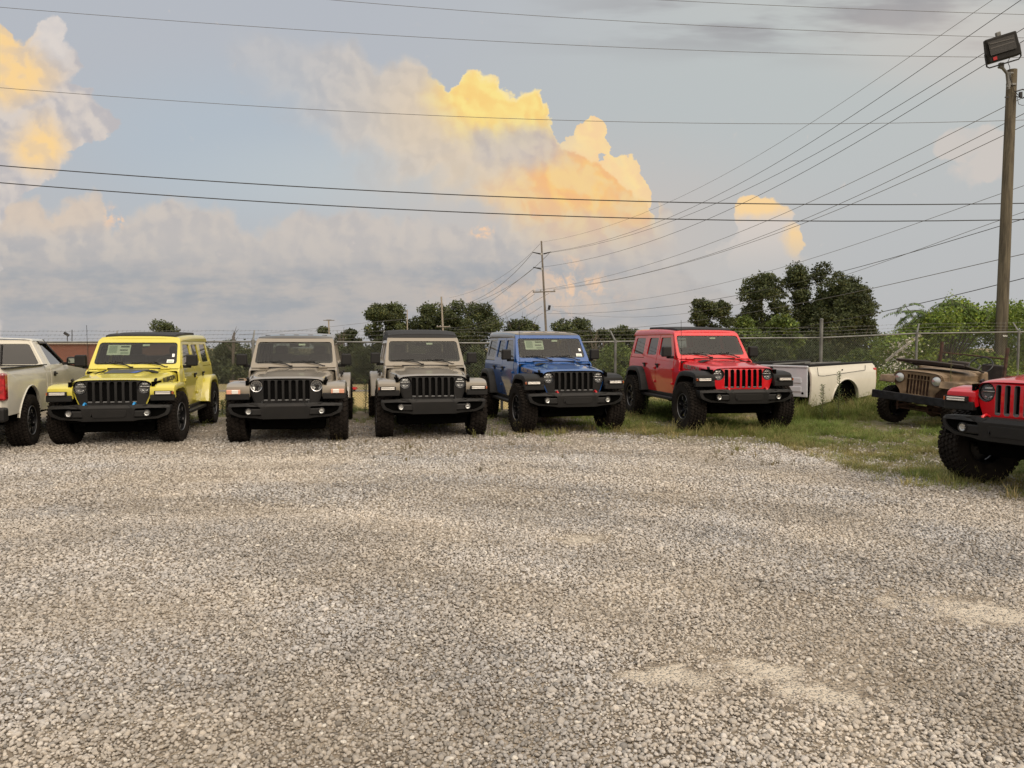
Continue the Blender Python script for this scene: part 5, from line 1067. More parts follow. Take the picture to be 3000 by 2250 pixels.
# ------------------------------------------------------------------ leaves
def leafmat(name, c, trans=0.25, rough=0.6):
    m = mat(name, c, rough, attr='tint', trans=trans, spec=0.3); return m
LM = {'oak': leafmat('oak_leaves', (0.052, 0.068, 0.028)), 'far': leafmat('far_leaves', (0.050, 0.066, 0.030)), 'bush': leafmat('bush_leaves', (0.085, 0.125, 0.032)), 'vine': leafmat('vine_leaves', (0.125, 0.185, 0.036)), 'dark': leafmat('dark_bush_leaves', (0.048, 0.068, 0.024)),
      'weed': leafmat('weed_leaves', (0.10, 0.14, 0.045)), 'sumac': leafmat('sumac_leaves', (0.085, 0.135, 0.03), 0.3)}
BARK = mat('bark', (0.085, 0.07, 0.055), 0.9, var=0.4, vscale=3, bump=0.5, bscale=12)
def leaves(name, pts, size, m, parent=None, loc=None, seed=0, lobe_id=None, aspect=0.55, updir=0.3, kind=None):
    r = np.random.default_rng(seed); n = len(pts); pts = np.asarray(pts, float)
    d = r.normal(size=(n, 3)); d[:, 2] *= 0.7; d /= np.linalg.norm(d, axis=1)[:, None] + 1e-9
    q = r.normal(size=(n, 3)); e = np.cross(d, q); e /= np.linalg.norm(e, axis=1)[:, None] + 1e-9
    s = size * r.uniform(0.6, 1.35, n)[:, None]
    v = np.stack([pts - d * s * 0.5, pts + e * s * 0.5 * aspect - d * s * .05, pts + d * s * 0.5, pts - e * s * 0.5 * aspect - d * s * .05], 1).reshape(-1, 3)
    me = bpy.data.meshes.new(name); me.vertices.add(4 * n); me.vertices.foreach_set('co', v.astype(np.float32).ravel())
    me.loops.add(4 * n); me.loops.foreach_set('vertex_index', np.arange(4 * n, dtype=np.int32)); me.polygons.add(n); me.polygons.foreach_set('loop_start', np.arange(0, 4 * n, 4, dtype=np.int32)); me.polygons.foreach_set('loop_total', np.full(n, 4, dtype=np.int32))
    me.update(calc_edges=True)
    lum = r.uniform(0.6, 1.45, n); yel = r.uniform(0, 1, n) ** 3
    if lobe_id is not None: g = np.random.default_rng(seed + 1).uniform(0.7, 1.35, int(lobe_id.max()) + 1)[lobe_id]; lum = lum * g
    c = np.stack([lum * (1 + 0.6 * yel), lum * (1 + 0.25 * yel), lum * (1 - 0.1 * yel), np.ones(n)], 1); c = np.repeat(c, 4, 0)
    a = me.attributes.new('tint', 'FLOAT_COLOR', 'POINT'); a.data.foreach_set('color', c.astype(np.float32).ravel())
    return link(name, me, m, parent, 0, loc, kind)
def lobe_points(lobes, n, seed=0, shell=0.55):
    r = np.random.default_rng(seed); vol = np.array([(a * b * c) ** (2 / 3) for _, (a, b, c) in lobes]); cnt = r.multinomial(n, vol / vol.sum()); out = []; ids = []
    for i, ((c, s), k) in enumerate(zip(lobes, cnt)):
        d = r.normal(size=(k, 3)); d /= np.linalg.norm(d, axis=1)[:, None]; rad = (shell + (1 - shell) * r.random(k) ** 0.6) * (1 + r.normal(0, 0.19, k))
        out.append(np.array(c) + d * rad[:, None] * np.array(s)); ids.append(np.full(k, i))
    return np.concatenate(out), np.concatenate(ids)
def tree(name, label, base, W, H, n=6000, leaf=0.35, m='oak', seed=0, trunk_h=0.07, lobes=26, group=None, cat='tree', lr=0.17, flat=0.75, dead=False, low=False):
    r = random.Random(seed); t = thing(name, label, cat, base, 0, group)
    z0 = H * (0.02 if low else trunk_h); L = []; ends = []; V = H - z0; asp = max(0.8, min(1.6, V / W))
    W *= 1.06; lobes = int(lobes * 2.4); k1, k2 = r.uniform(0, 6), r.uniform(0, 6)
    for i in range(lobes):
        z = r.random() ** 0.85
        prof = (max(0.0, 1 - (abs(z - 0.42) / 0.62) ** 2.6)) ** 0.42 if not low else (max(0.0, 1 - (z / 1.02) ** 2.4)) ** 0.5
        a = r.uniform(0, 2 * PI); prof *= 1 + 0.16 * math.sin(a * 2 + k1 + z * 4) + 0.10 * math.sin(a * 3 + k2 - z * 7)
        q = r.uniform(0.15, 1.0) ** 0.5; rr = lr * r.uniform(0.35, 0.95); ex = max(0.03, prof - rr * 1.0)
        c = (math.cos(a) * q * ex * W / 2, math.sin(a) * q * ex * W / 2, z0 + z * V * 0.93); L.append((c, (rr * W, rr * W, rr * W * flat))); ends.append(Vector(c))
    for i in range(7): k = (i + .5) / 7; w_ = W * .30 * max(0.25, 1 - k * .8); L.append(((r.uniform(-.08, .08) * W, r.uniform(-.08, .08) * W, z0 + V * (0.08 + 0.74 * k)), (w_, w_, V * .11)))
    p, ids = lobe_points(L, int(n * 2.5), seed); p[:, 2] = np.maximum(p[:, 2], 0.05)
    leaves('crown', p, leaf, LM[m], t, seed=seed, lobe_id=ids)
    tb = MB(); tr = max(0.05, W * 0.028); mid = Vector((r.uniform(-.03, .03) * W, 0, (z0 + H) * 0.42))
    tb.tube([(0, 0, -0.4), (0.01 * W, 0, z0 * 0.6), tuple(mid), (mid.x * 0.5, 0, H * 0.82)], [tr * 1.3, tr, tr * 0.75, tr * 0.2], 7)
    for e in r.sample(ends, min(len(ends), 11)):
        k = r.uniform(0.35, 0.9); s0 = Vector((0.01 * W, 0, z0 * 0.6)).lerp(mid, k); mm = s0.lerp(e, 0.5) + Vector((0, 0, -0.03 * H)); tb.tube([tuple(s0), tuple(mm), tuple(e)], [tr * 0.5, tr * 0.32, tr * 0.1], 5)
    if dead:
        for k in range(9):
            a = r.uniform(0, 6.28); s0 = Vector((0.1 * W * math.cos(a), 0.1 * W * math.sin(a), H * 0.6)); e = Vector((0.34 * W * math.cos(a), .3 * W * math.sin(a), H * r.uniform(0.95, 1.12))); tb.tube([tuple(s0), tuple(s0.lerp(e, .5) + Vector((0, 0, .05 * H))), tuple(e)], [tr * .3, tr * .2, tr * .06], 4)
    tb.build('trunk', BARK, t, fix=False)
    return t
def px_tree(name, label, x0, x1, yt, D, **k):
    b = P((x0 + x1) / 2, HOR, D); zb = terr(b.x, D); top = P((x0 + x1) / 2, yt, D).z; W = (x1 - x0) / FPX * D
    return tree(name, label, (b.x, D, zb), W, top - zb, **k)
def far_things():
    g = 'oaks beyond the field'
    px_tree('oak_tree', 'tall loose oak left of the thin bare pole, behind the second tan off-road pickup', 1048, 1225, 884, 240, n=9000, leaf=0.8, seed=1, group=g, lr=0.15, lobes=34)
    px_tree('oak_tree', 'oak between the thin bare pole and the cross-armed utility pole, behind the second tan truck', 1162, 1365, 888, 246, n=9000, leaf=0.8, seed=2, group=g, lr=0.15, lobes=34)
    px_tree('oak_tree', 'broad oak to the right of the cross-armed pole, sloping down to the right', 1262, 1482, 876, 242, n=10000, leaf=0.8, seed=3, group=g, lr=0.14, lobes=38)
    px_tree('oak_tree', 'oak with bare dead twigs at its top, directly left of the tall leaning pole', 1452, 1602, 936, 240, n=6500, leaf=0.8, seed=4, dead=True, group=g)
    px_tree('oak_tree', 'round dark oak rising right of the tall leaning pole, above the blue roof', 1600, 1755, 936, 238, n=8500, leaf=0.8, seed=5, group=g)
    px_tree('oak_tree', 'low oak between the blue and the red off-roader, behind the fence post', 1738, 1862, 954, 242, n=6000, leaf=0.8, seed=6, group=g)
    px_tree('oak_tree', 'small oak touching the left edge of the red off-roader roof', 1800, 1905, 962, 246, n=4500, leaf=0.8, seed=7, group=g)
    px_tree('small_tree', 'small dark tree peeking above the yellow off-roader roof', 418, 534, 942, 240, n=4500, leaf=0.75, seed=8, lr=0.2, lobes=16)
    px_tree('conifer_clump', 'low dark tree just left of the T-shaped light pole', 898, 976, 958, 245, n=4000, leaf=0.8, seed=9, lr=0.22, lobes=12)
    px_tree('conifer_clump', 'low dark tree between the light pole and the oaks', 968, 1076, 966, 242, n=4500, leaf=0.8, seed=10, lr=0.2, lobes=16)
    px_tree('bush', 'ragged bush behind the fence, right of the yellow off-roader', 612, 745, 1000, 244, n=7000, leaf=0.8, m='far', seed=11, low=True, cat='bush')
    g2 = 'trees behind the red off-roader'
    px_tree('oak_tree', 'smallest, leftmost oak of the grove behind the red off-roader', 1998, 2160, 862, 76, n=9500, leaf=0.27, seed=12, group=g2)
    px_tree('oak_tree', 'second oak from the left in the grove behind the red off-roader', 2130, 2330, 792, 80, n=12000, leaf=0.27, seed=13, group=g2, lr=0.14, lobes=34)
    px_tree('oak_tree', 'tallest oak in the middle of the grove behind the red off-roader', 2250, 2470, 762, 82, n=13000, leaf=0.27, seed=14, group=g2, lr=0.14, lobes=34)
    px_tree('oak_tree', 'dense oak right of the tallest one in the grove', 2370, 2545, 784, 79, n=10000, leaf=0.27, seed=15, group=g2)
    px_tree('oak_tree', 'rightmost dark tree of the grove, sloping down behind the fence', 2400, 2610, 826, 74, n=11000, leaf=0.26, seed=16, group=g2, low=True)
    px_tree('oak_tree', 'distant small tree seen through the fence left of the vines', 2560, 2640, 1000, 150, n=2500, leaf=0.4, m='far', seed=17, low=True)
    g3 = 'bushes under the grove'
    px_tree('bush', 'light green bush in front of the grove, right above the red off-roader windscreen', 2110, 2250, 925, 52, n=9000, leaf=0.2, m='bush', seed=18, low=True, group=g3, cat='bush')
    px_tree('bush', 'tall light green bush in front of the middle of the grove', 2210, 2370, 920, 54, n=9000, leaf=0.2, m='bush', seed=19, low=True, group=g3, cat='bush')
    px_tree('bush', 'round darker bush at the foot of the grove, left of the tall fence post', 2350, 2470, 890, 58, n=8000, leaf=0.22, m='oak', seed=20, low=True, group=g3, cat='bush')
    # vegetation close behind the fence
    g4 = 'bushes against the back of the fence'
    for i, (x0, x1, yt, D, m, lb) in enumerate([(1480, 1640, 1010, 27, 'dark', 'dark bush hidden behind the blue off-roader windscreen'), (1610, 1760, 1012, 26, 'dark', 'dark bush behind the fence at the right mirror of the blue off-roader'), (1725, 1890, 1015, 24, 'bush', 'green vine-covered bush at the fence between the blue and red off-roaders'),
                    (1340, 1450, 1020, 27, 'dark', 'dark bush behind the fence between the second tan truck and the blue off-roader'), (2170, 2330, 1000, 25, 'dark', 'dark bush behind the fence right of the red off-roader windscreen'), (2310, 2460, 1004, 25, 'dark', 'dark bush behind the tall fence post and the loose bed'),
                    (2440, 2590, 1035, 24.5, 'bush', 'weedy bush behind the tail end of the loose bed')]):
        px_tree('bush', lb, x0, x1, yt, D, n=11000, leaf=0.085, m=m, seed=30 + i, low=True, group=g4, cat='bush', lr=0.2, flat=1.0)
    # far wood that closes the horizon
    r = np.random.default_rng(5); lob = []
    for i in range(420):
        px = r.uniform(-700, 3900); D = r.uniform(262, 300); hh = r.uniform(7, 11.5) * (1 if 560 < px < 1900 else 1.15); b = P(px, HOR, D); zb = terr(b.x, D)
        lob.append(((b.x, D, zb + hh * 0.45), (r.uniform(3.5, 6), 3.5, hh * 0.5)))
        if i % 2: lob.append(((b.x + r.uniform(-3, 3), D - 2, zb + hh * r.uniform(.3, .8)), (2.5, 2.5, 2.2)))
    p, ids = lobe_points(lob, 90000, 6, 0.7); w = leaves('woodland', p, 0.85, LM['far'], seed=6, lobe_id=ids, kind='stuff')
    # shrubby belt nearer, hiding the foot of the oaks
    lob = []
    for i in range(330):
        px = r.uniform(500, 2750); D = r.uniform(238, 262); b = P(px, HOR, D); zb = terr(b.x, D); zt = P(px, r.uniform(1004, 1062), D).z; hh = zt - zb
        lob.append(((b.x, D, zb + hh * 0.5), (r.uniform(4, 7), 4, hh * 0.52)))
    p, ids = lobe_points(lob, 120000, 8, 0.6); leaves('hedgerow', p, 0.85, LM['oak'], seed=9, lobe_id=ids, kind='stuff')
    # bare snags
    for (px, y0, y1, D, lb) in ((680, 1010, 958, 238, 'bare dead snag behind the fence between the yellow off-roader and first tan truck'), (1752, 1110, 965, 60, 'bare grey dead tree between the blue off-roader and the fence post'), (1005, 1000, 965, 238, 'thin bare snag right of the T-shaped light pole')):
        b = P(px, y0, D); top = P(px, y1, D).z; zb = terr(b.x, D); t = MB(); rr = random.Random(px); H = top - zb; w = 0.06 * D / 60
        for k in range(5 if px == 1752 else 3):
            x0 = rr.uniform(-.4, .4) * D / 60; t.tube([(b.x + x0 * .3, D, zb - .3), (b.x + x0, D, zb + H * .5), (b.x + x0 * 1.6 + rr.uniform(-.2, .2), D, zb + H * rr.uniform(.8, 1))], [w * 1.6, w, w * .3], 5)
            for j in range(4): q = rr.uniform(.5, .85); s0 = Vector((b.x + x0, D, zb + H * q)); t.tube([tuple(s0), tuple(s0 + Vector((rr.uniform(-1, 1) * D / 90, 0, D / 70 * rr.uniform(.5, 1.2))))], [w * .5, w * .15], 4)
        tag(t.build('dead_tree', BARK, None, fix=False), lb, 'dead tree')
far_things()

def thicket():
    r = np.random.default_rng(12); lob = []
    for i in range(170):
        px = r.uniform(2590, 3550); D = r.uniform(22.6, 27); f = min(1, max(0, (px - 2590) / 160)); ytop = 975 - 55 * f + r.uniform(0, 50) - 40 * min(1, max(0, (px - 2720) / 80)); b = P(px, HOR, D); zb = terr(b.x, D)
        zt = P(px, ytop, D).z; c = r.uniform(0.15, 1.0) if i % 3 else 1.08; lob.append(((b.x, D, zb + (zt - zb) * c * 0.85), (r.uniform(.3, .6), .45, r.uniform(.25, .5))))
    p, ids = lobe_points(lob, 105000, 12, 0.55); p[:, 1] = np.maximum(p[:, 1], 22.2); leaves('vine_thicket', p, 0.085, LM['vine'], seed=12, lobe_id=ids, kind='stuff', aspect=0.7)
    b = MB()
    # sumac with arching compound leaves
    t = thing('sumac_tree', 'bright green tree with drooping feather-like leaves above the fence, left of the floodlight pole', 'tree', (P(2780, HOR, 24).x, 24.0, terr(11.9, 24)))
    rr = random.Random(4); V = []; F_ = []; cx = t.location.x; tb = MB(); cols = []
    def frond(p0, az, L, up):
        pts = []; n = 10
        for k in range(n + 1):
            s = k / n; pts.append(p0 + Vector((math.cos(az) * L * s, math.sin(az) * L * s, up * L * s - 0.6 * L * s * s)))
        tb.tube([tuple(q) for q in pts[::2]], 0.006, 3, cap=False)
        for k in range(1, n + 1):
            d = (pts[k] - pts[k - 1]).normalized()
            for sgn in (-1, 1):
                o = len(V); ll = 0.12 * (1 - 0.4 * abs(k / n - 0.5)); side = d.cross(Vector((0, 0, 1))); dn = (side * sgn * 0.75 + Vector((rr.uniform(-.25, .25), rr.uniform(-.25, .25), -0.65)) + d * 0.25).normalized(); w = d * 0.019; c = pts[k]
                V.extend([tuple(c), tuple(c + dn * ll * 0.45 + w), tuple(c + dn * ll), tuple(c + dn * ll * 0.45 - w)]); F_.append((o, o + 1, o + 2, o + 3)); cols.append(rr.uniform(.6, 1.5))
    for (px, py) in [(2650, 885), (2680, 900), (2700, 905), (2735, 905), (2640, 925), (2665, 945), (2700, 935), (2765, 885), (2790, 870), (2810, 880), (2830, 885), (2850, 895), (2745, 925), (2780, 915), (2820, 915), (2870, 905), (2640, 960), (2690, 965), (2890, 915), (2900, 930), (2720, 955), (2760, 950), (2800, 950)]:
        q = P(px, py + 8, 23.6 + rr.uniform(-.4, .5)) - t.location
        tb.tube([(0.1 * q.x, 0, 1.0), tuple(Vector((q.x * .6, q.y * .5, q.z * .75))), tuple(q)], [0.03, 0.018, 0.008], 4)
        for j in range(9): frond(q + Vector((rr.uniform(-.12, .12), rr.uniform(-.15, .15), rr.uniform(-.25, .06))), rr.uniform(0, 2 * PI), rr.uniform(.28, .55), rr.uniform(-0.1, 0.55))
    me = bpy.data.meshes.new('crown'); me.from_pydata(V, [], F_); a = me.attributes.new('tint', 'FLOAT_COLOR', 'POINT'); a.data.foreach_set('color', np.repeat(np.array([[c, c, c, 1] for c in cols]), 4, 0).astype(np.float32).ravel()); link('crown', me, LM['sumac'], t)
    tb.tube([(0, 0, -.2), (0, 0, 1.2)], [0.06, 0.04], 6); tb.build('trunk', BARK, t, fix=False)
    # leaning white board with pale flowers on the vines
    a = P(2595, 1058, 22.0); c = P(2695, 980, 22.4); bd = MB().tube([tuple(a), tuple(c)], 0.04, 4); tag(bd.build('white_board', mat('peeling_white', (0.27, 0.255, 0.22), 0.8, var=0.4, vscale=6), None), 'leaning weathered white board behind the fence, beside the vines', 'board')
    r = np.random.default_rng(3); n = 420; px = r.normal(2640, 24, n); py = 1000 + (r.random(n) - .1) * 100 + (2660 - px) * .3; q = np.array([tuple(P(a_, b_, 21.9 + r.uniform(-.1, .2))) for a_, b_ in zip(px, py)])
    leaves('white_blossom', q, 0.05, mat('white_blossom', (0.42, 0.40, 0.34), 0.7), seed=2, kind='stuff', aspect=.9)
    n = 260; q = np.array([tuple(P(r.uniform(2570, 2640), r.uniform(1060, 1180), 20.2 + r.uniform(0, 1))) for _ in range(n)]); n2 = 120
    leaves('white_flowers', q, 0.035, mat('white_flower', (0.6, 0.58, 0.5), 0.7), seed=2, kind='stuff', aspect=1)
    # weeds filling the corner between the loose bed, the rusty jeep and the fence
    lob = []
    for i in range(60):
        px = r.uniform(2560, 3000); D = r.uniform(18.6, 21); b = P(px, HOR, D); zb = terr(b.x, D); lob.append(((b.x, D, zb + r.uniform(.1, .75)), (.28, .28, .28)))
    for i in range(16):
        px = r.uniform(1740, 1880); D = r.uniform(18, 19.5); b = P(px, HOR, D); lob.append(((b.x, D, r.uniform(.0, .5)), (.25, .25, .3)))
    p, ids = lobe_points(lob, 16000, 13, 0.3); leaves('weed_patch', p, 0.055, LM['vine'], seed=14, lobe_id=ids, kind='stuff', aspect=.4)
thicket()

def tall_weed(label, base, H, seed, m='weed', nl=90, ll=0.16):
    r = random.Random(seed); t = thing('tall_weed', label, 'weed', base); s = MB(); bend = r.uniform(-.05, .05)
    s.tube([(0, 0, 0), (bend * .4, 0, H * .5), (bend, 0, H)], [0.010, 0.008, 0.004], 5); s.build('stem', M['stem'], t)
    V = []; F_ = []; c = []
    for i in range(nl):
        z = H * (0.04 + 0.96 * i / nl); a = i * 2.4 + r.uniform(-.3, .3); L = ll * (1.0 - 0.6 * (i / nl)) * r.uniform(.7, 1.2); dx, dy = math.cos(a), math.sin(a); o = len(V); w = 0.012; up = 0.35 + 0.5 * i / nl
        V += [(0, 0, z), (dx * L * .5 - dy * w, dy * L * .5 + dx * w, z + L * up * .5), (dx * L, dy * L, z + L * up * .55), (dx * L * .5 + dy * w, dy * L * .5 - dx * w, z + L * up * .5)]; F_.append((o, o + 1, o + 2, o + 3)); c += [r.uniform(.6, 1.3)] * 4
    me = bpy.data.meshes.new('leaf_mass'); me.from_pydata(V, [], F_); a = me.attributes.new('tint', 'FLOAT_COLOR', 'POINT'); a.data.foreach_set('color', np.array([[q, q, q, 1] for q in c]).astype(np.float32).ravel())
    l = link('leaves', me, LM[m], t); l['kind'] = 'stuff'; return t
M['stem'] = mat('weed_stem', (0.10, 0.09, 0.04), 0.8)
def weeds():
    for i, (px, yb, yt, D, lb) in enumerate([(1071, 1215, 1112, 17.6, 'tallest spiky weed standing between the two tan off-road pickups'), (1034, 1210, 1163, 17.6, 'short spiky weed left of the tallest one, between the tan trucks'), (651, 1215, 1172, 17.3, 'left weed of the tuft behind the yellow off-roader rear wheel'), (663, 1216, 1166, 17.5, 'right weed of the tuft next to the first tan truck'),
                                   (1088, 1212, 1190, 17.8, 'smallest weed at the fence foot, right of the tallest spiky weed'), (2456, 1200, 1086, 15.9, 'tall weed growing in front of the wheel arch of the loose bed'), (2408, 1200, 1125, 15.9, 'thin weed growing before the loose bed, left of its wheel arch'), (2785, 1180, 1025, 14.3, 'long thin dry stalk rising before the rusty off-roader bonnet'),
                                   (1896, 1215, 1150, 16.5, 'leafy weed beside the rear wheel of the red off-roader')]):
        b = P(px, yb, D); z = terr(b.x, D); top = P(px, yt, D).z; tall_weed(lb, (b.x, D, z - 0.02), top - z, i, nl=110 if i != 7 else 26, ll=0.17 if i != 7 else 0.08)
    # loose pale wisps sticking up round the front wheels of the red jeep
weeds()

# ------------------------------------------------------------------ chain-link fence
def fence():
    t = thing('chain_link_fence', 'galvanised chain-link fence with barbed wire running behind all the vehicles', 'fence')
    ctl = [(-900, 1002, 18.6), (0, 1003, 18.5), (740, 1001, 18.3), (1040, 1002, 18.3), (1400, 1005.5, 18.5), (1707, 1002.6, 18.9), (1865, 1000, 19.2), (2178, 990.5, 20.0), (2406, 989.6, 20.5), (2550, 983, 20.8), (2686, 977, 21.1), (3000, 972.6, 21.6), (3700, 965, 22.6)]
    cx = [c[0] for c in ctl]
    def rail(px):
        D = float(np.interp(px, cx, [c[2] for c in ctl])); return P(px, float(np.interp(px, cx, [c[1] for c in ctl])), D)
    posts = [-850, -450, -60, 335, 741, 1125, 1470, 1803, 2110, 2406, 2686, 2985, 3300, 3650]
    for i, px in enumerate(posts):
        p = rail(px); g = terr(p.x, p.y); tall = px == 2406
        o = MB().cyl((p.x, p.y, g - .1), (p.x, p.y, p.z + (0.47 if tall else 0.02)), 0.045 if tall else 0.034, n=10).build('post', M['steel'], t, smooth=50)
        if tall: MB().lathe([(p.z + 0.46, 0.05), (p.z + 0.50, 0.05), (p.z + 0.52, 0.0)], 10, 'Z', (p.x, p.y, 0)).build('cap', M['steel'], o)
        else:
            q = (p.x + (-0.10 if px == 1803 else (0.17 if px == 2686 else -0.03)), p.y + 0.22, p.z + 0.27)
            MB().tube([(p.x, p.y, p.z), q], [0.026, 0.018], 5).cyl((p.x, p.y, p.z - .04), (p.x, p.y, p.z + .05), 0.042, n=8).build('barb_arm', M['steel'], o)
    for a, b in zip(posts, posts[1:]):
        n = 6; MB().tube([tuple(rail(a + (b - a) * k / n)) for k in range(n + 1)], 0.022, 7).build('top_rail', M['steel'], t, smooth=60)
    # woven wire: straight diagonals both ways, slightly in front of and behind each other
    v = MB(); S = []; px = -850.0; last = rail(px); acc = 0; samples = [(0.0, last)]
    while px < 3650: px += 10; q = rail(px); acc += math.hypot(q.x - last.x, q.y - last.y); samples.append((acc, q)); last = q
    sa = np.array([s for s, _ in samples]); X_ = np.array([[q.x, q.y, q.z] for _, q in samples]); tot = sa[-1]; pitch = 0.068
    def at(s, h, off):
        x, y, z = (np.interp(s, sa, X_[:, k]) for k in range(3)); g = terr(x, y) + 0.03; return Vector((x, y + off, g + (z - 0.03 - g) * h))
    Hh = 1.66
    k = -int(Hh / pitch)
    while k * pitch < tot:
        s0 = k * pitch
        for sg, off in ((1, -0.003), (-1, 0.003)):
            a, b = (s0, s0 + Hh) if sg > 0 else (s0 + Hh, s0); h0, h1 = 0.0, 1.0
            if min(a, b) < 0 or max(a, b) > tot: continue
            nseg = 3
            pts = [at(a + (b - a) * j / nseg, j / nseg, off) for j in range(nseg + 1)]; v.tube([tuple(p) for p in pts], 0.0024, 3, cap=False)
        k += 1
    m = v.build('wire_mesh', M['link'], t, fix=False); m['kind'] = 'stuff'
    for j, (dy, dz) in enumerate(((0.07, 0.08), (0.15, 0.17), (0.22, 0.265))):
        b = MB(); r = random.Random(j); xs = list(range(-850, 3651, 25)); pts = []
        for q in xs: p = rail(q); pts.append((p.x, p.y + dy, p.z + dz + 0.008 * math.sin(q * .05 + j)))
        b.tube(pts, 0.0035, 4, cap=False)
        for q in range(-850, 3650, 13):
            p = rail(q); c = Vector((p.x, p.y + dy, p.z + dz)); b.tube([tuple(c + Vector((-.012, 0, -.02))), tuple(c + Vector((.012, 0, .02)))], 0.003, 3, cap=False)
        b.build('barbed_wire', M['steel'], t, fix=False)
fence()

# ------------------------------------------------------------------ poles
WOOD = bpy.data.materials.new('weathered_pole_wood'); WOOD.use_nodes = True
def wood_nodes():
    nt = WOOD.node_tree; x = NX(nt); b = nt.nodes['Principled BSDF']; O = nt.nodes.new('ShaderNodeTexCoord').outputs['Object']; a, b_, c_ = x.sep(O)
    s = x.comb(x.mul(a, 9), x.mul(b_, 9), x.mul(c_, 0.7)); n = x.noise(s, 1.5, 6, 0.65); n2 = x.noise(x.comb(x.mul(a, 40), x.mul(b_, 40), x.mul(c_, 1.5)), 1.2, 3, 0.6)
    c = x.mix(x.sstep(n, 0.35, 0.62), (0.055, 0.045, 0.030), (0.125, 0.105, 0.070)); c = x.mix(x.mul(x.sstep(n2, 0.5, 0.7), 0.6), c, (0.05, 0.04, 0.03))
    x.put(b.inputs['Base Color'], c); b.inputs['Roughness'].default_value = 0.9; bp = nt.nodes.new('ShaderNodeBump'); bp.inputs['Strength'].default_value = 0.5; x.put(bp.inputs['Height'], n2); x.put(b.inputs['Normal'], bp.outputs[0])
wood_nodes()
def flood_pole():
    D = 23.2; base = P(2928, 1100, D); top = P(2965, 205, D); base.z = terr(base.x, D) - .2; t = thing('floodlight_pole', 'weathered wooden pole with a square floodlight near the right edge', 'pole', (base.x, D, 0)); o = Vector((base.x, D, 0))
    b0 = base - o; b1 = top - o
    MB().tube([tuple(b0), tuple(b0.lerp(b1, .5)), tuple(b1)], [0.175, 0.155, 0.135], 18).build('pole', WOOD, t, smooth=50)
    tagp = P(2945, 984, D - .2) - o; MB().box(tuple(tagp), (0.13, 0.01, 0.05)).build('tag', M['white'], t)
    q = lambda px, py, d=D - .25: tuple(P(px, py, d) - o)
    # curved steel bracket, clamps
    MB().tube([q(2955, 262, D - .16), q(2950, 215, D - .2), q(2938, 200), q(2925, 195)], 0.042, 8).build('bracket', M['steel'], t, smooth=50)
    MB().box(q(2962, 247, D - .14), (0.28, 0.06, 0.06)).box(q(2964, 214, D - .1), (0.22, 0.06, 0.05)).box(q(2955, 235, D - .17), (0.10, 0.06, 0.42)).build('clamp', M['steel'], t, bevel=0.01)
    MB().tube([q(2958, 170, D - .3), q(2952, 182, D - .3), q(2958, 195, D - .25), q(2960, 225, D - .22), q(2970, 265, D - .18), q(2985, 280, D - .15)], 0.010, 5).build('cable', M['wire'], t)
    MB().box(q(2933, 192), (0.13, 0.10, 0.15)).build('mount', M['steel'], t, bevel=0.01)
    h = MB()
    # lamp head: a flared box facing the lot, tilted down and rolled
    c = Vector(q(2934, 140, D - .45)); Rm = Euler((0.15, R_(-14), R_(-14))).to_matrix()
    hd = MB().box((0, 0, 0), (0.86, 0.34, 0.68), top=0.96, topy=0.55); hd.xform(Matrix.Translation(c) @ Rm.to_4x4()); hd = hd.build('lamp_head', M['lamphead'], t, bevel=0.035)
    f = MB().box((-0.03, -0.165, 0.05), (0.68, 0.02, 0.40), rot=(-0.10, 0, 0)); f.xform(Matrix.Translation(c) @ Rm.to_4x4()); f.build('lamp_glass', M['lampglass'], t)
    rb = MB()
    for k in range(3): rb.box((-0.03, -0.178, -0.06 + k * 0.11), (0.62, 0.008, 0.03), rot=(-.1, 0.05 * (k - 1), 0))
    rb.xform(Matrix.Translation(c) @ Rm.to_4x4()); rb.build('lamp_louvre', M['louvre'], t)
    s = MB().box((-0.27, -0.175, -0.25), (0.10, 0.012, 0.09)); s.xform(Matrix.Translation(c) @ Rm.to_4x4()); s.build('red_label', M['hookred'], t)
    pc = MB().box((-0.02, 0.02, 0.385), (0.12, 0.12, 0.14)); pc.xform(Matrix.Translation(c) @ Rm.to_4x4()); pc.build('photocell', M['steel'], t, bevel=0.015)
    yk = MB().tube([(-0.45, 0, -0.05), (-0.46, -0.02, -0.40), (-0.40, -0.02, -0.45), (0.38, 0.0, -0.45), (0.45, 0, -0.38), (0.46, 0, -0.05)], 0.022, 6); yk.xform(Matrix.Translation(c) @ Rm.to_4x4()); yk.build('yoke', M['wire'], t)
    hw_ = MB().tube([q(2976, 268), q(2995, 262), q(3012, 265)], 0.02, 5).tube([q(2976, 282), q(2996, 288), q(3015, 280)], 0.015, 5).cyl(q(2990, 270), q(2990, 285), 0.05, n=8).tube([q(2980, 285), q(2984, 305), q(2995, 309), q(3010, 306)], 0.008, 4).box(q(2950, 285, D - .1), (0.12, 0.03, 0.03)).cyl(q(3008, 262), q(3008, 276), 0.045, n=8)
    hw_.build('line_hardware', M['wire'], t)
M['lamphead'] = mat('lamp_head_bronze', (0.010, 0.009, 0.008), 0.6, dust=0.04, spec=0.2); M['louvre'] = mat('lamp_louvre_metal', (0.07, 0.065, 0.06), 0.4, 0.5); M['lampglass'] = mat('lamp_front_glass', (0.03, 0.028, 0.026), 0.3, bump=0.6, bscale=9, spec=0.3)
flood_pole()
M['polegrey'] = mat('pole_grey', (0.13, 0.115, 0.10), 0.85, var=0.2, vscale=1); M['insul'] = mat('insulator', (0.30, 0.30, 0.30), 0.4)
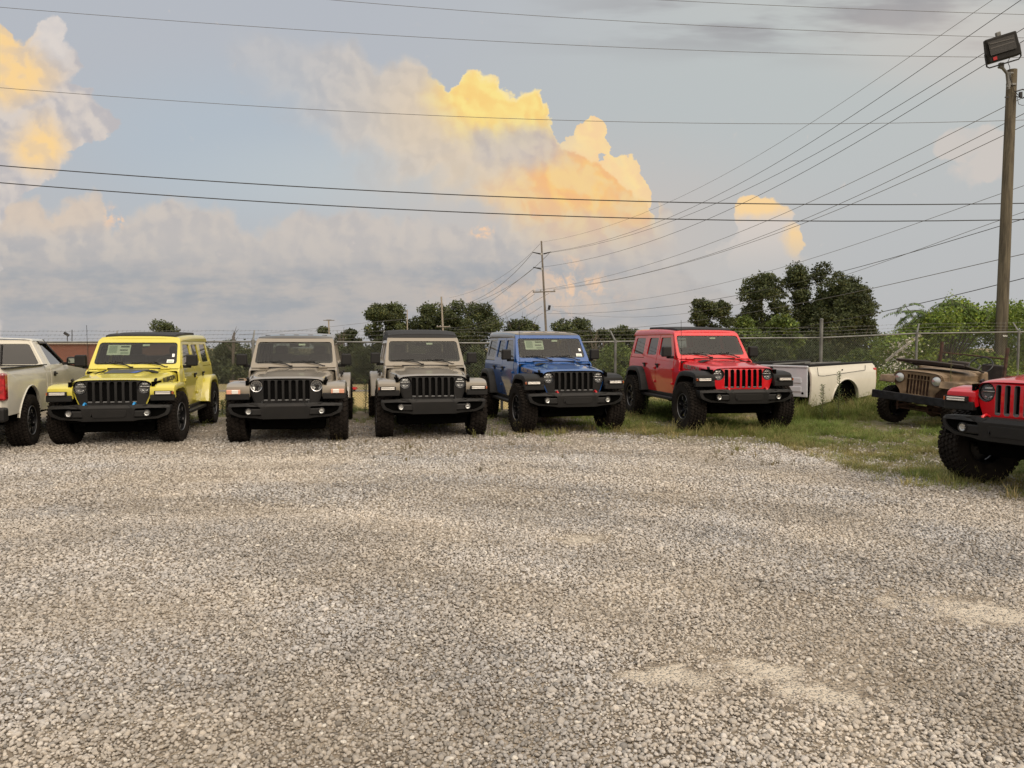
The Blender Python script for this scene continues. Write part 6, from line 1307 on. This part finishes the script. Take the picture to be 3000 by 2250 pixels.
def line_pole():
    D = 108; t = thing('utility_pole', 'tall leaning utility pole with stubby arms and a lower crossarm, behind the blue off-roader', 'utility pole', (P(1600, HOR, D).x, D, 0)); o = Vector(t.location)
    q = lambda px, py, dd=0: tuple(P(px, py, D + dd) - o)
    g = P(1606, 1100, D) - o; g.z = terr(0, D) - 1
    MB().tube([tuple(g), q(1600, 975), q(1586, 706)], [0.20, 0.17, 0.115], 10).build('pole', M['polegrey'], t, smooth=50)
    for (a, b, w) in (((1584, 744), (1560, 739), .07), ((1592, 744), (1615, 738), .07), ((1586, 788), (1562, 783), .07)):
        MB().tube([q(*a), q(*b)], [0.10, 0.06], 6).build('insulator_arm', M['gloss'], t)
    MB().box(q(1586, 744), (0.26, .26, 0.30)).box(q(1588, 788), (0.24, .24, 0.34)).build('arm_clamp', M['insul'], t)
    MB().box(q(1594, 855, -.2), (3.15, 0.14, 0.16), rot=(0, R_(-2), 0)).build('crossarm', M['polegrey'], t)
    for px in (1563, 1584, 1624): MB().cyl(q(px, 854 - (px - 1594) * .03), q(px, 848 - (px - 1594) * .03), 0.10, n=8).build('insulator', M['insul'], t)
    MB().box(q(1609, 901, -.3), (0.34, 0.4, 0.62), rot=(0, .2, 0)).build('floodlight', M['gloss'], t); MB().tube([q(1598, 911), q(1610, 908)], 0.04, 5).build('bracket', M['polegrey'], t)
line_pole()
def small_poles():
    D = 185; t = thing('utility_pole', 'distant cross-armed utility pole above the second tan truck', 'utility pole', (P(1295, HOR, D).x, D, 0)); o = Vector(t.location); q = lambda px, py, dd=0: tuple(P(px, py, D + dd) - o)
    MB().tube([(0, 0, terr(0, D)), q(1298, 975), q(1293, 869)], [0.28, 0.24, 0.2], 8).build('pole', M['polelight'], t); MB().box(q(1299, 957, -.3), (3.2, .15, .2)).build('crossarm', M['polelight'], t); MB().tube([q(1293, 892), q(1279, 889)], .1, 5).build('insulator_arm', M['polegrey'], t)
    for px in (1281, 1290, 1317): MB().cyl(q(px, 956, -.3), q(px, 953, -.3), .12, n=6).build('insulator', M['insul'], t)
    D = 170; b = P(1193, HOR, D); m = MB().tube([(b.x, D, terr(0, D)), tuple(P(1193.5, 975, D)), tuple(P(1193, 907, D))], [.16, .14, .12], 6); tag(m.build('bare_pole', M['polelight'], None), 'thin plain pole without arms among the oaks, left of the cross-armed one', 'pole')
    D = 150; t = thing('light_pole', 'T-shaped parking-lot light pole above the first tan truck', 'light pole', (P(963, HOR, D).x, D, 0)); o = Vector(t.location); q = lambda px, py, dd=0: tuple(P(px, py, D + dd) - o)
    MB().tube([(0, 0, terr(0, D)), q(964, 975), q(963, 940)], .14, 8).build('pole', M['polelight'], t)
    for x in (954, 973): MB().box(q(x, 938.5), (0.85, 0.4, 0.13)).build('lamp_head', M['polegrey'], t)
    MB().box(q(963.5, 938), (.9, .3, .22)).build('hub', M['polegrey'], t)
    # camera mast and whip antenna on the brick building side
    D = 58; b = P(197, 1003, D); m = MB().tube([tuple(P(198, 1003, D)), tuple(P(197, 983, D))], .03, 5).box(tuple(P(195, 979, D)), (.38, .2, .16), rot=(0, .6, 0)); tag(m.build('camera_mast', M['wire'], None), 'small dark camera on a short mast above the brick wall', 'camera mast')
    m = MB().tube([tuple(P(211, 1003, D)), tuple(P(211, 966, D))], .03, 4); tag(m.build('whip_antenna', M['wire'], None), 'thin upright rod above the brick wall, right of the camera mast', 'antenna')
M['polelight'] = mat('pole_pale', (0.26, 0.23, 0.19), 0.8)
small_poles()

# ------------------------------------------------------------------ wires: each hangs in its own vertical plane between two real distances
def wire(label, pts, D0, D1, r, m='wire', cat='power line', group=None):
    """pts: photo points along the wire; D0, D1: distance ahead at the first and last"""
    a, b = P(*pts[0], D0), P(*pts[-1], D1); out = []
    px = np.array([p[0] for p in pts], float); py = np.array([p[1] for p in pts], float)
    deg = min(3, len(pts) - 1); c = np.polyfit((px - px[0]) / (px[-1] - px[0]), py, deg)
    for t in np.linspace(0, 1, 28):
        X = px[0] + (px[-1] - px[0]) * t; Y = float(np.polyval(c, t)); inv = (1 - t) / D0 + t / D1; q = P(X, Y, 1 / inv); out.append(tuple(q))
    o = MB().tube(out, r, 5, cap=False).build('overhead_wire', M[m], None, fix=False, smooth=80); return tag(o, label, cat, group=group)
def wires():
    g = 'level wires crossing the whole sky'; g2 = 'wires fanning from the tall leaning pole to the upper right'; g3 = 'wires from the tall leaning pole down to the left'
    wire('short wire cutting the top right corner, highest of the level wires', [(1500, -28), (1880, -3), (2500, 25), (3000, 43), (3500, 58)], 42, 42, 0.013, 'wiregrey', group=g)
    wire('second highest level wire, entering at the top edge left of centre', [(600, -35), (985, 0), (1500, 41), (2000, 73), (3000, 110), (3500, 122)], 42, 42, 0.013, 'wiregrey', group=g)
    wire('thin level wire just below the top left corner, passing behind the floodlight', [(-500, -22), (0, 21), (500, 60), (1000, 95), (2000, 147), (3000, 167), (3500, 168)], 42, 42, 0.013, 'wiregrey', group=g)
    wire('thin level wire crossing the golden cloud', [(-500, 215), (0, 254), (1000, 326), (2000, 363), (2950, 349), (3500, 330)], 38, 38, 0.012, 'wiregrey', group=g)
    wire('upper of the two thick black level cables', [(-500, 443), (0, 483), (1000, 555), (2000, 594), (2500, 599), (3000, 594), (3500, 582)], 26, 26, 0.017, group=g)
    wire('lower of the two thick black level cables', [(-500, 492), (0, 534), (1000, 605), (2000, 643), (2500, 648), (3000, 642), (3500, 628)], 26, 26, 0.017, group=g)
    far = 108
    wire('faintest topmost wire fanning from the tip of the tall leaning pole', [(1588, 709), (2000, 575), (2370, 365), (2700, 135), (2922, -2), (3150, -160)], far, 34, 0.012, 'wiregrey', group=g2)
    wire('uppermost dark wire fanning from the right stub arm, leaving by the top edge', [(1615, 738), (2000, 621), (2460, 363), (2750, 165), (2995, 0), (3200, -140)], far, 32, 0.016, group=g2)
    wire('dark wire from the right stub arm passing directly behind the floodlight top', [(1615, 739), (2000, 638), (2545, 359), (2886, 154), (3000, 85), (3250, -70)], far, 31, 0.016, group=g2)
    wire('dark wire from the left lower stub arm passing behind the floodlight yoke', [(1562, 783), (1700, 768), (2000, 672), (2600, 360), (2888, 190), (3000, 120), (3250, -30)], far, 30, 0.016, group=g2)
    wire('highest of the three wires from the crossarm to the right', [(1563, 847), (1700, 836), (2000, 741), (2452, 551), (2954, 312), (3250, 160)], far, 30, 0.015, 'wiregrey', group=g2)
    wire('middle of the three wires from the crossarm to the right', [(1584, 848), (1750, 830), (2072, 748), (2470, 592), (2952, 358), (3250, 205)], far, 29, 0.015, 'wiregrey', group=g2)
    wire('lowest of the three wires from the crossarm to the right', [(1624, 847), (1780, 828), (2072, 751), (2480, 602), (2950, 394), (3250, 245)], far, 28, 0.015, 'wiregrey', group=g2)
    wire('faint wire leaving the pole at the height of its floodlight', [(1618, 897), (1750, 893), (1900, 875), (2395, 750), (2720, 640), (2945, 567), (3250, 460)], far, 30, 0.012, 'wiregrey', group=g2)
    wire('dark wire leaving the pole just below its floodlight', [(1603, 917), (1750, 918), (1900, 905), (2470, 792), (2945, 660), (3250, 565)], far, 28, 0.015, group=g2)
    wire('sagging wire dipping right of the pole floodlight, then climbing right', [(1617, 905), (1750, 929), (1880, 932), (2014, 919), (2470, 800), (2640, 750), (3000, 628), (3250, 540)], far, 30, 0.012, 'wiregrey', group=g2)
    wire('pale wire crossing the grove behind the red off-roader', [(1690, 969), (1900, 956), (2280, 902), (2600, 833), (2940, 759), (3250, 690)], 90, 27, 0.015, 'wiregrey', group=g2)
    wire('lowest dark wire, meeting the fence level right of the red off-roader', [(2040, 998), (2413, 947), (2557, 920), (2776, 870), (2939, 830), (3250, 752)], 45, 25, 0.015, group=g2)
    L = [('faint wire from the pole tip to the distant pole', [(1582, 713), (1540, 760), (1463, 810), (1400, 850), (1316, 872)], .02), ('upper wire from the left stub arm down to the left', [(1560, 741), (1520, 785), (1476, 829), (1420, 864), (1368, 889), (1295, 905)], .03),
         ('wire from the right stub arm passing behind the pole down to the left', [(1609, 742), (1570, 780), (1525, 815), (1450, 862), (1373, 892), (1290, 915)], .03), ('wire from the lower stub arm down to the left', [(1562, 786), (1530, 812), (1490, 843), (1440, 880), (1392, 909), (1300, 935)], .03),
         ('first crossarm wire down to the left, highest of three', [(1560, 851), (1500, 896), (1437, 935), (1380, 952), (1283, 956)], .025), ('second crossarm wire down to the left, middle of three', [(1567, 861), (1500, 905), (1438, 944), (1380, 960), (1290, 958)], .025),
         ('third crossarm wire down to the left, lowest of three', [(1609, 859), (1530, 905), (1444, 950), (1390, 964), (1316, 957)], .025), ('thin wire starting above the pole floodlight, running down left', [(1587, 897), (1555, 918), (1520, 937), (1470, 965)], .022), ('lowest short wire from the pole down to the left', [(1591, 917), (1575, 926), (1555, 937), (1510, 965)], .025)]
    for lb, p, r in L: wire(lb, p, 108, 185, r, 'wiregrey', group=g3)
    wire('thin line from the oaks sloping left over the first tan truck roof', [(1193, 935), (1050, 948), (900, 965), (700, 980)], 170, 150, .03, 'wiregrey', group=g3)
wires()

# ------------------------------------------------------------------ things beyond the fence
def brick_building():
    D = 60; x0 = P(-300, HOR, D).x; x1 = P(400, HOR, D).x; zt = P(200, 1008, D).z; zb = terr(0, D) - .5; t = thing('brick_building', 'low red brick building with a pale roof edge, behind the white pickup', 'building', (0, D, 0))
    m = bpy.data.materials.new('brick_wall'); m.use_nodes = True; nt = m.node_tree; x = NX(nt); b = nt.nodes['Principled BSDF']; O = nt.nodes.new('ShaderNodeTexCoord').outputs['Object']; a, b_, c_ = x.sep(O)
    br = nt.nodes.new('ShaderNodeTexBrick'); x.put(br.inputs['Vector'], x.comb(a, c_)); br.inputs['Color1'].default_value = (0.13, 0.035, 0.022, 1); br.inputs['Color2'].default_value = (0.19, 0.055, 0.032, 1); br.inputs['Mortar'].default_value = (0.20, 0.12, 0.09, 1); br.inputs['Scale'].default_value = 1.0
    br.inputs['Brick Width'].default_value = 0.22; br.inputs['Row Height'].default_value = 0.075; br.inputs['Mortar Size'].default_value = 0.008; x.put(b.inputs['Base Color'], br.outputs[0]); b.inputs['Roughness'].default_value = 0.9
    MB().box(((x0 + x1) / 2, 6, (zt + zb) / 2), (x1 - x0, 12, zt - zb)).build('wall', m, t)
    MB().box(((x0 + x1) / 2, 6, zt + 0.09), (x1 - x0 + .3, 12.4, 0.18)).build('roof_edge', mat('pale_coping', (0.36, 0.33, 0.29), 0.8), t)
    xs = P(257, HOR, D).x; MB().box((xs, -.05, (zt + zb) / 2), (0.12, 0.08, zt - zb)).build('downpipe', mat('downpipe', (0.16, 0.07, 0.05), 0.7), t)
    for px in (-150, 30, 330): MB().box((P(px, HOR, D).x, -.02, zb + 1.6), (1.4, 0.06, 1.3)).build('window', M['gloss'], t)
brick_building()
def far_vehicle(name, label, cat, px, D, L, H, paint, truck, yaw=0.0):
    x = P(px, HOR, D).x; z = terr(x, D); t = thing(name, label, cat, (x, D, z), yaw)
    if truck: prof = [(-.5, .32), (.5, .32), (.5, .55), (.47, .62), (.25, .66), (.19, 1.0), (-.08, 1.0), (-.10, .66), (-.5, .64)]
    else: prof = [(-.5, .30), (.5, .30), (.5, .5), (.46, .62), (.26, .68), (.12, 1.0), (-.22, 1.0), (-.40, .70), (-.5, .62)]
    poly = [(a * L, b * H) for a, b in prof]; MB().prism(poly, lambda a, b: (a, -.88, b), lambda a, b: (a, .88, b)).build('body', paint, t, bevel=.05)
    MB().prism([(-.06 * L, .69 * H), (.20 * L, .69 * H), (.165 * L, .95 * H), (-.06 * L, .95 * H)] if truck else [(-.33 * L, .70 * H), (.22 * L, .70 * H), (.11 * L, .94 * H), (-.2 * L, .94 * H)], lambda a, b: (a, -.89, b), lambda a, b: (a, .89, b)).build('window', M['gloss'], t)
    for a in (-.31, .32):
        for s in (-1, 1):
            w = MB().cyl((a * L, s * .70, .33), (a * L, s * .92, .33), .34, n=14).build('tyre', M['rubber'], t); MB().cyl((a * L, s * .90, .33), (a * L, s * .935, .33), .20, n=12).build('hubcap', M['rimlip'], w)
    return t
far_vehicle('parked_pickup', 'tiny faded tan pickup far across the field, between yellow off-roader and first tan truck', 'pickup truck', 704, 235, 6.4, 1.85, mat('dull_tan_paint', (0.30, 0.22, 0.16), 0.5), True)
far_vehicle('parked_car', 'tiny red car far across the field, right of the first tan truck', 'car', 1014, 163, 4.3, 1.5, M['red'], False)
